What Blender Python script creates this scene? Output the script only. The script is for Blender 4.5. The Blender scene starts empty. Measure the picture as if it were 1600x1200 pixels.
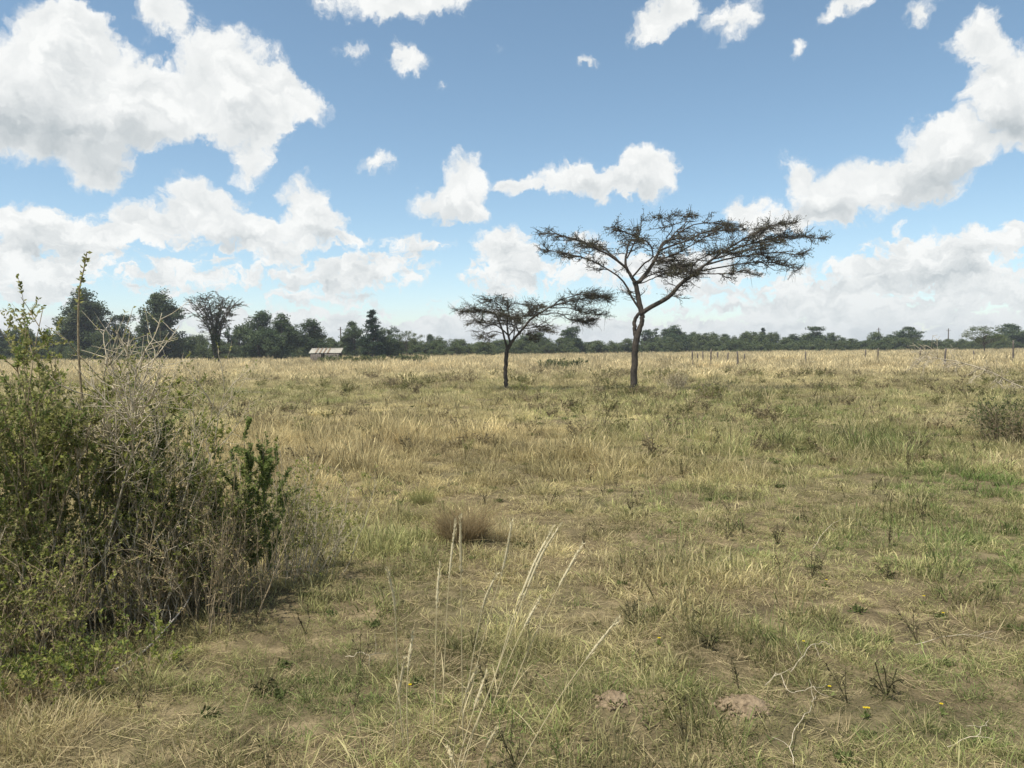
import bpy, math
import numpy as np
from mathutils import Matrix, Vector

sc = bpy.context.scene
COL = sc.collection
R = math.radians
RNG = np.random.default_rng(7)

# ------------------------------------------------------------------ camera
W, H, F = 1600.0, 1200.0, 1209.0           # photograph size and focal length in its pixels
CZ = 1.7                                   # eye height
PITCH, ROLL = R(2.67), R(0.50)
_f = Vector((0, math.cos(PITCH), -math.sin(PITCH)))
_r0 = Vector((1, 0, 0)); _u0 = _r0.cross(_f)
_r = _r0 * math.cos(ROLL) - _u0 * math.sin(ROLL)
_u = _u0 * math.cos(ROLL) + _r0 * math.sin(ROLL)
cam_d = bpy.data.cameras.new('camera'); cam = bpy.data.objects.new('camera', cam_d); COL.objects.link(cam)
cam_d.sensor_width = 36.0; cam_d.lens = 36.0 * F / W; cam_d.clip_end = 20000; cam_d.clip_start = 0.05
M = Matrix(((_r.x, _u.x, -_f.x, 0), (_r.y, _u.y, -_f.y, 0), (_r.z, _u.z, -_f.z, CZ), (0, 0, 0, 1)))
cam.matrix_world = M
sc.camera = cam

def ray(px, py):
    return _r * ((px - W / 2) / F) - _u * ((py - H / 2) / F) + _f
def at(px, py, y):                          # the point of a pixel's ray at depth y
    v = ray(px, py); t = y / v.y
    return np.array((v.x * t, y, CZ + v.z * t))
def ground_at(px, py):
    v = ray(px, py); t = -CZ / v.z
    return np.array((v.x * t, v.y * t, 0.0))
def azel(px, py):
    v = ray(px, py).normalized()
    return math.degrees(math.atan2(v.x, v.y)), math.degrees(math.asin(v.z))

# ------------------------------------------------------------------ render look
sc.view_settings.view_transform = 'Standard'; sc.view_settings.look = 'None'
sc.view_settings.exposure = 0.34; sc.view_settings.gamma = 1.0
sc.view_settings.use_curve_mapping = False
sc.render.engine = 'CYCLES'
cy = sc.cycles
cy.max_bounces = 6; cy.diffuse_bounces = 3; cy.glossy_bounces = 2; cy.transmission_bounces = 4
cy.transparent_max_bounces = 4; cy.volume_bounces = 0
cy.use_denoising = True
cy.caustics_reflective = False; cy.caustics_refractive = False

# ------------------------------------------------------------------ sun and sky
SUN_DIR = Vector((-0.30, -0.27, 0.915)).normalized()     # towards the sun: high, left, a little behind
sun_el = math.asin(SUN_DIR.z); sun_az = math.atan2(SUN_DIR.x, SUN_DIR.y)
sd = bpy.data.lights.new('sun', 'SUN'); sd.energy = 4.95; sd.angle = R(0.55); sd.color = (1.0, 0.955, 0.88)
so = bpy.data.objects.new('sun', sd); COL.objects.link(so)
so.rotation_euler = SUN_DIR.to_track_quat('Z', 'Y').to_euler()

world = bpy.data.worlds.new('World'); sc.world = world; world.use_nodes = True
SKY_STRENGTH = 0.11
world.cycles.sampling_method = 'NONE'
def build_sky():
    nt = world.node_tree; nt.nodes.clear(); N = nt.nodes; L = nt.links
    def mth(op, a, b=None, c=None, clamp=False):
        n = N.new('ShaderNodeMath'); n.operation = op; n.use_clamp = clamp
        for i, v in enumerate((a, b, c)):
            if v is None: continue
            if isinstance(v, (int, float)): n.inputs[i].default_value = v
            else: L.new(v, n.inputs[i])
        return n.outputs[0]
    def vmth(op, a, b=None, scale=None):
        n = N.new('ShaderNodeVectorMath'); n.operation = op
        for i, v in enumerate((a, b)):
            if v is None: continue
            if isinstance(v, tuple): n.inputs[i].default_value = v
            else: L.new(v, n.inputs[i])
        if scale is not None: n.inputs['Scale'].default_value = scale
        return n.outputs['Value'] if op in ('LENGTH', 'DOT_PRODUCT') else n.outputs[0]
    def noise(vec, scale, detail, rough, dist=0.0, lac=2.0):
        n = N.new('ShaderNodeTexNoise'); n.noise_dimensions = '2D'
        n.inputs['Scale'].default_value = scale; n.inputs['Detail'].default_value = detail
        n.inputs['Roughness'].default_value = rough; n.inputs['Distortion'].default_value = dist
        n.inputs['Lacunarity'].default_value = lac
        L.new(vec, n.inputs['Vector']); return n
    def ramp(x, lo, hi, smooth=True, tmin=0.0, tmax=1.0):
        n = N.new('ShaderNodeMapRange'); n.interpolation_type = 'SMOOTHSTEP' if smooth else 'LINEAR'
        L.new(x, n.inputs['Value'])
        n.inputs['From Min'].default_value = lo; n.inputs['From Max'].default_value = hi
        n.inputs['To Min'].default_value = tmin; n.inputs['To Max'].default_value = tmax
        return n.outputs[0]
    tc = N.new('ShaderNodeTexCoord'); d = tc.outputs['Generated']
    sep = N.new('ShaderNodeSeparateXYZ'); L.new(d, sep.inputs[0])
    az = mth('MULTIPLY', mth('ARCTAN2', sep.outputs[0], sep.outputs[1]), 57.29578)
    el = mth('MULTIPLY', mth('ARCSINE', sep.outputs[2]), 57.29578)
    comb = N.new('ShaderNodeCombineXYZ'); L.new(az, comb.inputs[0]); L.new(el, comb.inputs[1])
    uv = comb.outputs[0]
    # warp of the outlines, two sizes
    w1 = noise(uv, 0.22, 2.0, 0.5).outputs['Color']
    w2 = noise(uv, 0.9, 3.0, 0.6).outputs['Color']
    uvw = vmth('ADD', uv, vmth('SCALE', vmth('SUBTRACT', w1, (0.5, 0.5, 0.5)), scale=2.2))
    uvw = vmth('ADD', uvw, vmth('SCALE', vmth('SUBTRACT', w2, (0.5, 0.5, 0.5)), scale=1.4))
    flat = vmth('MULTIPLY', uvw, (1, 1, 0))
    def blobs(lst, vec):
        acc = None
        for (cx, cyy, rx, ry, rot, s) in lst:
            a, e = azel(cx, cyy)
            a0, _ = azel(cx - rx, cyy); a1, _ = azel(cx + rx, cyy)
            _, e0 = azel(cx, cyy + ry); _, e1 = azel(cx, cyy - ry)
            mp = N.new('ShaderNodeMapping'); mp.vector_type = 'TEXTURE'
            L.new(vec, mp.inputs['Vector'])
            mp.inputs['Location'].default_value = (a, e, 0)
            mp.inputs['Rotation'].default_value = (0, 0, R(rot))
            mp.inputs['Scale'].default_value = (max(abs(a1 - a0) / 2, .05), max(abs(e1 - e0) / 2, .05), 1)
            g = N.new('ShaderNodeTexGradient'); g.gradient_type = 'SPHERICAL'
            L.new(mp.outputs[0], g.inputs['Vector'])
            acc = mth('MULTIPLY', g.outputs['Fac'], s) if acc is None else mth('MULTIPLY_ADD', g.outputs['Fac'], s, acc)
        return acc
    C = [  # px, py, rx, ry, rot, weight
        (105, 120, 190, 120, 0, 1.3), (20, 190, 170, 75, 0, 1.2), (150, 262, 80, 48, 0, 1.0), (245, 175, 150, 85, 20, 1.2),
        (100, 40, 85, 65, 0, 1.0), (245, 20, 60, 60, 0, .9), (375, 120, 130, 95, -25, 1.2), (460, 145, 75, 45, -25, .8),
        (395, 205, 75, 60, 0, .9), (385, 262, 42, 42, 0, .9),
        (625, -5, 165, 58, 5, 1.3), (550, 85, 42, 26, -10, .55), (632, 85, 44, 30, 0, .75), (690, 127, 20, 24, 0, .4),
        (785, 70, 18, 22, 0, .35), (915, 92, 30, 18, 15, .75), (590, 262, 38, 28, 0, .5),
        (1025, 38, 60, 42, 30, 1.0), (1060, 0, 50, 35, 0, .7), (1150, 25, 85, 60, 0, .55), (1243, 77, 25, 26, 0, .55),
        (1325, 5, 70, 30, 15, .9), (1440, 12, 45, 35, 0, .65),
        (1530, 60, 65, 58, 0, 1.0), (1580, 130, 95, 85, -20, 1.3), (1610, 205, 60, 55, 0, 1.0),
        (1485, 225, 105, 52, -15, 1.2), (1440, 275, 110, 55, 10, 1.1), (1310, 300, 110, 62, 0, 1.2), (1245, 270, 40, 40, 0, .6),
        (1265, 350, 85, 26, 0, .8), (1165, 325, 62, 34, 0, 1.0), (1205, 350, 60, 26, 0, .8),
        (728, 285, 55, 58, 0, 1.1), (690, 318, 66, 34, 0, 1.0), (730, 325, 55, 30, 0, .7),
        (885, 280, 75, 42, 0, 1.1), (950, 290, 80, 32, 0, 1.0), (1010, 268, 66, 54, 0, 1.2), (808, 288, 38, 24, 0, 1.0),
        (660, 384, 62, 27, 0, 1.0), (310, 312, 60, 40, 0, 1.0), (225, 348, 85, 48, 0, 1.1), (345, 352, 95, 62, 0, 1.1),
        (425, 378, 75, 46, 0, 1.0), (480, 318, 52, 52, 0, 1.0), (505, 358, 62, 42, 0, 1.0), (560, 374, 45, 20, 0, .7),
        (50, 355, 150, 52, 0, 1.2), (140, 385, 90, 40, 0, 1.0), (40, 430, 170, 60, 0, 1.0), (280, 430, 130, 42, 0, .9),
        (590, 425, 110, 44, 0, 1.0), (480, 440, 130, 42, 0, 1.0), (785, 385, 60, 42, 0, 1.0), (810, 425, 130, 50, 0, 1.0),
        (910, 372, 55, 28, 0, .8), (990, 420, 130, 55, 0, .9), (1110, 430, 120, 45, 0, .9),
        (1395, 415, 120, 55, 0, 1.1), (1500, 405, 95, 55, 0, 1.1), (1580, 372, 70, 34, 0, 1.1), (1420, 365, 45, 40, 0, .6),
        (1290, 455, 140, 50, 0, 1.0), (1550, 450, 140, 55, 0, 1.0), (1120, 268, 32, 12, 0, .35),
    ]
    field = mth('MULTIPLY', blobs(C, flat), 1.0)
    # the same kind of broken cumulus all round the rest of the sky
    zc = mth('MAXIMUM', sep.outputs[2], 0.06)
    pl = N.new('ShaderNodeCombineXYZ')
    L.new(mth('DIVIDE', sep.outputs[0], mth('ADD', zc, 0.12)), pl.inputs[0]); L.new(mth('DIVIDE', sep.outputs[1], mth('ADD', zc, 0.12)), pl.inputs[1])
    gen = ramp(noise(pl.outputs[0], 1.1, 4.0, 0.5).outputs['Fac'], 0.50, 0.68, False, 0.0, 1.1)
    out_az = ramp(mth('ABSOLUTE', az), 35.0, 41.0); out_el = ramp(el, 25.5, 31.0)
    outside = mth('MAXIMUM', out_az, out_el)
    field = mth('ADD', field, mth('MULTIPLY', gen, outside))
    # haze-white bank low over the horizon
    bn = noise(vmth('MULTIPLY', uvw, (0.10, 0.55, 0.0)), 1.0, 4.0, 0.55).outputs['Fac']
    bank = mth('MULTIPLY', ramp(el, 6.5, 0.5), mth('MULTIPLY_ADD', mth('SUBTRACT', bn, 0.45), 2.6, 0.10))
    field = mth('ADD', field, bank); field = mth('ADD', field, mth('MULTIPLY', ramp(el, 3.6, 0.4), 0.9))
    # billows
    uvl = vmth('MULTIPLY', uvw, (1.0, 1.15, 1.0))
    n1 = noise(uvl, 0.30, 7.0, 0.58, 0.25).outputs['Fac']
    off = vmth('ADD', uvl, (-0.55, 0.8, 0.0))
    n2 = noise(off, 0.30, 4.0, 0.55, 0.25).outputs['Fac']
    vo = N.new('ShaderNodeTexVoronoi'); vo.feature = 'SMOOTH_F1'; vo.voronoi_dimensions = '2D'; vo.inputs['Scale'].default_value = 0.55
    vo.inputs['Smoothness'].default_value = 0.6; vo.inputs['Detail'].default_value = 2.0; vo.inputs['Roughness'].default_value = 0.5
    L.new(uvl, vo.inputs['Vector'])
    vd = vo.outputs['Distance']
    dens = mth('ADD', field, mth('MULTIPLY', mth('SUBTRACT', n1, 0.5), 0.95))
    dens = mth('SUBTRACT', dens, mth('MULTIPLY', mth('SUBTRACT', vd, 0.4), 0.22))
    fine = noise(uvw, 2.6, 4.0, 0.65).outputs['Fac']
    dens = mth('ADD', dens, mth('MULTIPLY', mth('SUBTRACT', fine, 0.5), 0.30))
    puff = noise(vmth('MULTIPLY', uvw, (0.8, 1.25, 0.0)), 1.0, 4.0, 0.55).outputs['Fac']
    dens = mth('ADD', dens, mth('MULTIPLY', mth('MULTIPLY', mth('SUBTRACT', puff, 0.53), 1.7), ramp(el, 12.0, 5.0)))
    alpha = ramp(dens, 0.07, 0.50)
    alpha = mth('MULTIPLY', alpha, ramp(field, 0.02, 0.34))
    # light and shade inside the clouds
    GREY = [(110, 212, 165, 62, 0, .8), (30, 205, 130, 55, 0, .5), (165, 275, 70, 34, 0, .6), (230, 215, 110, 40, 0, .4), (385, 190, 80, 45, 0, .35),
            (1455, 285, 80, 34, 10, 1.0), (1290, 335, 90, 24, 0, .7), (1575, 205, 70, 45, 0, .9), (1550, 120, 45, 30, 0, .35),
            (715, 335, 60, 24, 0, .45), (960, 300, 110, 22, 0, .4), (370, 385, 110, 24, 0, .5), (60, 395, 140, 24, 0, .5), (1440, 430, 130, 26, 0, .6),
            (500, 372, 60, 22, 0, .4), (560, 465, 120, 16, 0, .5), (660, 396, 50, 12, 0, .4), (1520, 300, 40, 20, 0, .2)]
    gf = blobs(GREY, flat)
    emb = mth('MULTIPLY', mth('SUBTRACT', n2, n1), 1.6)
    inner = ramp(dens, 0.35, 1.3)
    sh = mth('ADD', mth('MULTIPLY', gf, 0.85), mth('MULTIPLY', mth('ADD', emb, mth('MULTIPLY', mth('SUBTRACT', vd, 0.35), 0.5)), mth('ADD', mth('MULTIPLY', inner, 0.55), 0.35)))
    lo = noise(vmth('MULTIPLY', uvw, (0.42, 1.15, 0.0)), 1.0, 4.0, 0.6).outputs['Fac']
    sh = mth('ADD', sh, mth('MULTIPLY', mth('MULTIPLY', mth('SUBTRACT', lo, 0.48), 1.5), ramp(el, 12.0, 4.0)))
    sh = mth('ADD', sh, 0.08)
    sh = mth('MAXIMUM', mth('MINIMUM', sh, 1.0), 0.0)
    cm = N.new('ShaderNodeMix'); cm.data_type = 'RGBA'
    S = 1.0 / SKY_STRENGTH
    cm.inputs['A'].default_value = (0.785 * S, 0.79 * S, 0.775 * S, 1)
    cm.inputs['B'].default_value = (0.40 * S, 0.437 * S, 0.455 * S, 1)
    L.new(sh, cm.inputs['Factor'])
    hz = N.new('ShaderNodeMix'); hz.data_type = 'RGBA'          # far clouds are dimmer and greyer
    L.new(ramp(el, 7.0, 0.3, True, 0.0, 0.5), hz.inputs['Factor'])
    L.new(cm.outputs['Result'], hz.inputs['A']); hz.inputs['B'].default_value = (0.57 * S, 0.615 * S, 0.632 * S, 1)
    sky = N.new('ShaderNodeTexSky'); sky.sky_type = 'NISHITA'; sky.sun_disc = False
    sky.sun_elevation = sun_el; sky.sun_rotation = sun_az; sky.altitude = 1500; sky.air_density = 1.0; sky.dust_density = 1.4; sky.ozone_density = 0.9
    hs = N.new('ShaderNodeHueSaturation'); hs.inputs['Hue'].default_value = 0.486; hs.inputs['Saturation'].default_value = 0.97; hs.inputs['Value'].default_value = 1.13
    L.new(sky.outputs[0], hs.inputs['Color'])
    mx = N.new('ShaderNodeMix'); mx.data_type = 'RGBA'
    L.new(mth('MULTIPLY', alpha, 0.97), mx.inputs['Factor']); L.new(hs.outputs[0], mx.inputs['A']); L.new(hz.outputs['Result'], mx.inputs['B'])
    bg = N.new('ShaderNodeBackground'); bg.inputs['Strength'].default_value = SKY_STRENGTH
    L.new(mx.outputs['Result'], bg.inputs['Color'])
    out = N.new('ShaderNodeOutputWorld'); L.new(bg.outputs[0], out.inputs['Surface'])
build_sky()
#SKYONLY

# ------------------------------------------------------------------ helpers
def norm(v):
    return v / np.maximum(np.linalg.norm(v, axis=-1, keepdims=True), 1e-9)
def _hash(ix, iy, seed):
    h = (ix.astype(np.int64) * 374761393 + iy.astype(np.int64) * 668265263 + seed * 1442695041) & 0xFFFFFFFF
    h = ((h ^ (h >> 13)) * 1274126177) & 0xFFFFFFFF
    return ((h ^ (h >> 16)) & 0xFFFFFF) / float(0xFFFFFF)
def vnoise(x, y, seed=0):
    ix = np.floor(x); iy = np.floor(y); fx = x - ix; fy = y - iy
    fx = fx * fx * (3 - 2 * fx); fy = fy * fy * (3 - 2 * fy)
    a = _hash(ix, iy, seed); b = _hash(ix + 1, iy, seed); c = _hash(ix, iy + 1, seed); d = _hash(ix + 1, iy + 1, seed)
    return (a * (1 - fx) + b * fx) * (1 - fy) + (c * (1 - fx) + d * fx) * fy
def fbm(x, y, scale=1.0, oct=4, seed=0):
    s = 0.0; a = 0.5; f = scale; t = 0.0
    for i in range(oct):
        s = s + a * vnoise(x * f + 17.3 * i, y * f - 9.1 * i, seed + i); t += a; a *= 0.5; f *= 2.03
    return s / t
def sstep(a, b, x):
    t = np.clip((x - a) / (b - a), 0, 1); return t * t * (3 - 2 * t)

def tag(o, label=None, cat=None, group=None, kind=None):
    if label: o['label'] = label
    if cat: o['category'] = cat
    if group: o['group'] = group
    if kind: o['kind'] = kind
    return o
def empty(name, loc, rz=0.0):
    o = bpy.data.objects.new(name, None); COL.objects.link(o)
    o.location = tuple(float(v) for v in loc); o.rotation_euler = (0, 0, rz); o.empty_display_size = 0.2
    return o
def mesh_data(name, verts, faces, mats, tint=None, smooth=False, mat_idx=None):
    """faces: list of (n,k) int arrays"""
    me = bpy.data.meshes.new(name)
    verts = np.asarray(verts, np.float32)
    fl = [np.asarray(f, np.int32) for f in faces if len(f)]
    loops = np.concatenate([f.ravel() for f in fl]); tot = np.concatenate([np.full(len(f), f.shape[1], np.int32) for f in fl])
    start = np.concatenate([[0], np.cumsum(tot)[:-1]]).astype(np.int32)
    me.vertices.add(len(verts)); me.vertices.foreach_set('co', verts.ravel())
    me.loops.add(len(loops)); me.loops.foreach_set('vertex_index', loops)
    me.polygons.add(len(tot)); me.polygons.foreach_set('loop_start', start); me.polygons.foreach_set('loop_total', tot)
    if smooth: me.polygons.foreach_set('use_smooth', np.ones(len(tot), bool))
    if not isinstance(mats, (list, tuple)): mats = [mats]
    for m in mats: me.materials.append(m)
    if mat_idx is not None: me.polygons.foreach_set('material_index', np.asarray(mat_idx, np.int32))
    if tint is not None:
        a = me.attributes.new('tint', 'FLOAT', 'POINT'); a.data.foreach_set('value', np.asarray(tint, np.float32))
    me.update(calc_edges=True)
    return me
def link(name, me, parent=None, loc=None):
    o = bpy.data.objects.new(name, me); COL.objects.link(o)
    if parent is not None: o.parent = parent
    if loc is not None: o.location = tuple(float(v) for v in loc)
    return o
def tubes(groups, sides=5):
    """groups: list of (pts (M,N,3), radii (M,N)); returns verts, faces"""
    V = []; Fq = []; base = 0
    ang = np.linspace(0, 2 * np.pi, sides, endpoint=False)
    for pts, rad in groups:
        pts = np.asarray(pts, float); rad = np.asarray(rad, float)
        if pts.ndim == 2: pts = pts[None]; rad = rad[None]
        Mn, Nn, _ = pts.shape
        if Mn == 0: continue
        tan = norm(np.gradient(pts, axis=1))
        ref = np.zeros_like(tan); mean = norm(tan.mean(axis=1)); vert = np.abs(mean[:, 2]) > 0.9
        ref[:, :, 2] = 1.0; ref[vert] = (1.0, 0.15, 0.0)
        n1 = norm(np.cross(tan, ref)); n2 = np.cross(tan, n1)
        ring = pts[:, :, None, :] + rad[:, :, None, None] * (np.cos(ang)[None, None, :, None] * n1[:, :, None, :] + np.sin(ang)[None, None, :, None] * n2[:, :, None, :])
        V.append(ring.reshape(-1, 3))
        idx = base + np.arange(Mn * Nn * sides).reshape(Mn, Nn, sides)
        a = idx[:, :-1, :]; b = np.roll(a, -1, axis=2); d = idx[:, 1:, :]; c = np.roll(d, -1, axis=2)
        Fq.append(np.stack([a, b, c, d], -1).reshape(-1, 4))
        base += Mn * Nn * sides
    return np.concatenate(V), np.concatenate(Fq)
def grow(start, dirs, length, nseg, wob, up, rng):
    p = [start]; d = norm(dirs); L = np.broadcast_to(np.asarray(length, float), (len(start),))[:, None] / nseg
    upv = np.array([0, 0, 1.0])
    for i in range(nseg):
        d = norm(d + rng.normal(size=d.shape) * wob + upv * up)
        p.append(p[-1] + d * L)
    return np.stack(p, 1)
def spawn(P, n, tmin, tmax, ang, rng, bias=1.0):
    """n child starts on the polylines P (M,N,3): positions, directions, parent index, parameter"""
    Mn, Nn, _ = P.shape
    k = rng.integers(0, Mn, n); t = tmin + (tmax - tmin) * rng.random(n) ** bias
    x = t * (Nn - 1); i = np.minimum(x.astype(int), Nn - 2); f = (x - i)[:, None]
    a = P[k, i]; b = P[k, i + 1]; pos = a * (1 - f) + b * f; tan = norm(b - a)
    perp = norm(np.cross(tan, rng.normal(size=tan.shape)))
    an = np.asarray(ang) * (0.6 + 0.8 * rng.random(n)); an = an[:, None]
    return pos, norm(tan * np.cos(an) + perp * np.sin(an)), k, t
def taper(M, N, r0, r1):
    r0 = np.broadcast_to(np.asarray(r0, float), (M,)); r1 = np.broadcast_to(np.asarray(r1, float), (M,))
    t = np.linspace(0, 1, N)[None]
    return r0[:, None] * (1 - t) + r1[:, None] * t
def leaves(pos, dirs, nrm, length, width, rng, fold=0.0):
    """diamond leaves, one quad each"""
    n = len(pos); d = norm(dirs); s = norm(np.cross(d, nrm)); up = np.cross(s, d)
    L = np.broadcast_to(np.asarray(length, float), (n,))[:, None]; Wd = np.broadcast_to(np.asarray(width, float), (n,))[:, None]
    a = pos; b = pos + d * L * 0.45 + s * Wd * 0.5 + up * fold * Wd; c = pos + d * L; e = pos + d * L * 0.45 - s * Wd * 0.5 + up * fold * Wd
    V = np.stack([a, b, c, e], 1).reshape(-1, 3); Fq = np.arange(4 * n).reshape(n, 4)
    return V, Fq, np.repeat(rng.random(n), 4)
def rnd_dir(n, rng, zb=0.0):
    v = rng.normal(size=(n, 3)); v[:, 2] += zb; return norm(v)

# ------------------------------------------------------------------ materials
def new_mat(name):
    m = bpy.data.materials.new(name); m.use_nodes = True; nt = m.node_tree; nt.nodes.clear()
    return m, nt, nt.nodes, nt.links
def mat_leaf(name, c1, c2, c3=None, trans=0.3, gloss=0.0):
    m, nt, N, L = new_mat(name)
    at_ = N.new('ShaderNodeAttribute'); at_.attribute_name = 'tint'
    cr = N.new('ShaderNodeValToRGB'); L.new(at_.outputs['Fac'], cr.inputs[0])
    cr.color_ramp.elements[0].color = (*c1, 1); cr.color_ramp.elements[1].color = (*(c3 or c2), 1)
    if c3:
        e = cr.color_ramp.elements.new(0.55); e.color = (*c2, 1)
    df = N.new('ShaderNodeBsdfDiffuse'); tr = N.new('ShaderNodeBsdfTranslucent'); mx = N.new('ShaderNodeMixShader')
    L.new(cr.outputs[0], df.inputs[0]); L.new(cr.outputs[0], tr.inputs[0]); mx.inputs[0].default_value = trans
    L.new(df.outputs[0], mx.inputs[1]); L.new(tr.outputs[0], mx.inputs[2])
    last = mx.outputs[0]
    if gloss:
        gl = N.new('ShaderNodeBsdfGlossy'); gl.inputs['Roughness'].default_value = 0.45; m2 = N.new('ShaderNodeMixShader'); m2.inputs[0].default_value = gloss
        L.new(last, m2.inputs[1]); L.new(gl.outputs[0], m2.inputs[2]); last = m2.outputs[0]
    o = N.new('ShaderNodeOutputMaterial'); L.new(last, o.inputs[0])
    return m
def mat_bark(name, c1, c2, scale=8.0, bump=0.4, stretch=4.0, rough=0.9):
    m, nt, N, L = new_mat(name)
    tc = N.new('ShaderNodeTexCoord'); mp = N.new('ShaderNodeMapping'); mp.inputs['Scale'].default_value = (stretch, stretch, 1)
    L.new(tc.outputs['Object'], mp.inputs[0])
    nz = N.new('ShaderNodeTexNoise'); nz.inputs['Scale'].default_value = scale; nz.inputs['Detail'].default_value = 4; nz.inputs['Roughness'].default_value = .65
    L.new(mp.outputs[0], nz.inputs[0])
    cr = N.new('ShaderNodeValToRGB'); L.new(nz.outputs['Fac'], cr.inputs[0])
    cr.color_ramp.elements[0].position = .32; cr.color_ramp.elements[1].position = .68
    cr.color_ramp.elements[0].color = (*c1, 1); cr.color_ramp.elements[1].color = (*c2, 1)
    b = N.new('ShaderNodeBsdfPrincipled'); L.new(cr.outputs[0], b.inputs['Base Color']); b.inputs['Roughness'].default_value = rough
    b.inputs['Specular IOR Level'].default_value = 0.2
    bp = N.new('ShaderNodeBump'); bp.inputs['Strength'].default_value = bump; bp.inputs['Distance'].default_value = 0.02
    L.new(nz.outputs['Fac'], bp.inputs['Height']); L.new(bp.outputs[0], b.inputs['Normal'])
    o = N.new('ShaderNodeOutputMaterial'); L.new(b.outputs[0], o.inputs[0])
    return m
def mat_grass(name, trans=0.42):
    m, nt, N, L = new_mat(name)
    tone = N.new('ShaderNodeAttribute'); tone.attribute_type = 'INSTANCER'; tone.attribute_name = 'tone'
    ti = N.new('ShaderNodeAttribute'); ti.attribute_name = 'tint'
    mr = N.new('ShaderNodeMapRange'); L.new(ti.outputs['Fac'], mr.inputs[0]); mr.inputs['To Min'].default_value = 0.48; mr.inputs['To Max'].default_value = 1.52
    ml = N.new('ShaderNodeVectorMath'); ml.operation = 'SCALE'; L.new(tone.outputs['Color'], ml.inputs[0]); L.new(mr.outputs[0], ml.inputs['Scale'])
    # some blades of every tuft are bleached straw
    sm = N.new('ShaderNodeMapRange'); L.new(ti.outputs['Fac'], sm.inputs[0]); sm.inputs['From Min'].default_value = 0.72; sm.inputs['From Max'].default_value = 0.95; sm.inputs['To Max'].default_value = 0.65
    mx = N.new('ShaderNodeMix'); mx.data_type = 'RGBA'; L.new(sm.outputs[0], mx.inputs['Factor']); L.new(ml.outputs[0], mx.inputs['A'])
    mx.inputs['B'].default_value = (0.58, 0.49, 0.27, 1)
    df = N.new('ShaderNodeBsdfDiffuse'); tr = N.new('ShaderNodeBsdfTranslucent'); ms = N.new('ShaderNodeMixShader'); ms.inputs[0].default_value = trans
    L.new(mx.outputs['Result'], df.inputs[0]); L.new(mx.outputs['Result'], tr.inputs[0]); L.new(df.outputs[0], ms.inputs[1]); L.new(tr.outputs[0], ms.inputs[2])
    o = N.new('ShaderNodeOutputMaterial'); L.new(ms.outputs[0], o.inputs[0])
    return m
def mat_ground():
    m, nt, N, L = new_mat('soil_and_thatch')
    geo = N.new('ShaderNodeNewGeometry')
    def nz(scale, det, rough=.6):
        n = N.new('ShaderNodeTexNoise'); n.inputs['Scale'].default_value = scale; n.inputs['Detail'].default_value = det; n.inputs['Roughness'].default_value = rough
        L.new(geo.outputs['Position'], n.inputs[0]); return n
    big = nz(0.35, 4); mid = nz(4.0, 5, .65); fine = nz(90, 6, .75)
    cr = N.new('ShaderNodeValToRGB'); L.new(mid.outputs['Fac'], cr.inputs[0])
    el = cr.color_ramp.elements; el[0].position = .30; el[0].color = (.075, .062, .038, 1); el[1].position = .72; el[1].color = (.31, .25, .155, 1)
    e = el.new(.52); e.color = (.16, .13, .078, 1)
    cr2 = N.new('ShaderNodeValToRGB'); L.new(fine.outputs['Fac'], cr2.inputs[0])
    cr2.color_ramp.elements[0].position = .3; cr2.color_ramp.elements[0].color = (.30, .30, .27, 1); cr2.color_ramp.elements[1].position = .7; cr2.color_ramp.elements[1].color = (1.5, 1.42, 1.28, 1)
    mu = N.new('ShaderNodeMix'); mu.data_type = 'RGBA'; mu.blend_type = 'MULTIPLY'; mu.inputs['Factor'].default_value = .85
    L.new(cr.outputs[0], mu.inputs['A']); L.new(cr2.outputs[0], mu.inputs['B'])
    gm = N.new('ShaderNodeMix'); gm.data_type = 'RGBA'
    mr = N.new('ShaderNodeMapRange'); L.new(big.outputs['Fac'], mr.inputs[0]); mr.inputs['From Min'].default_value = .45; mr.inputs['From Max'].default_value = .65; mr.inputs['To Max'].default_value = .45
    L.new(mr.outputs[0], gm.inputs['Factor']); L.new(mu.outputs['Result'], gm.inputs['A']); gm.inputs['B'].default_value = (.11, .11, .05, 1)
    b = N.new('ShaderNodeBsdfPrincipled'); L.new(gm.outputs['Result'], b.inputs['Base Color']); b.inputs['Roughness'].default_value = 1.0; b.inputs['Specular IOR Level'].default_value = 0.1
    ad = N.new('ShaderNodeMath'); ad.operation = 'ADD'; L.new(mid.outputs['Fac'], ad.inputs[0]); L.new(fine.outputs['Fac'], ad.inputs[1])
    bp = N.new('ShaderNodeBump'); bp.inputs['Strength'].default_value = .6; bp.inputs['Distance'].default_value = .02; L.new(ad.outputs[0], bp.inputs['Height']); L.new(bp.outputs[0], b.inputs['Normal'])
    o = N.new('ShaderNodeOutputMaterial'); L.new(b.outputs[0], o.inputs[0])
    return m
MG = mat_grass('grass_blade')
M_GROUND = mat_ground()
M_BARK = mat_bark('acacia_bark', (.028, .023, .018), (.095, .078, .06), 9, .8)
M_BARK_FAR = mat_bark('far_bark', (.05, .042, .034), (.12, .10, .08), 4)
M_TWIG_GREY = mat_bark('grey_twig', (.30, .25, .17), (.60, .52, .38), 30, .2, 1)
M_TWIG_BROWN = mat_bark('brown_twig', (.17, .13, .078), (.42, .335, .21), 30, .2, 1)
M_DEADWOOD = mat_bark('bleached_wood', (.34, .29, .23), (.62, .55, .46), 25, .3, 1)
M_POST = mat_bark('weathered_post', (.07, .058, .048), (.20, .17, .14), 12, .5, 5)
M_ACACIA = mat_leaf('acacia_leaf', (.055, .057, .034), (.10, .098, .058), (.165, .15, .092), .3)
M_EUC = mat_leaf('gum_leaf', (.05, .07, .032), (.09, .115, .055), (.16, .175, .10), .3)
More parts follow.
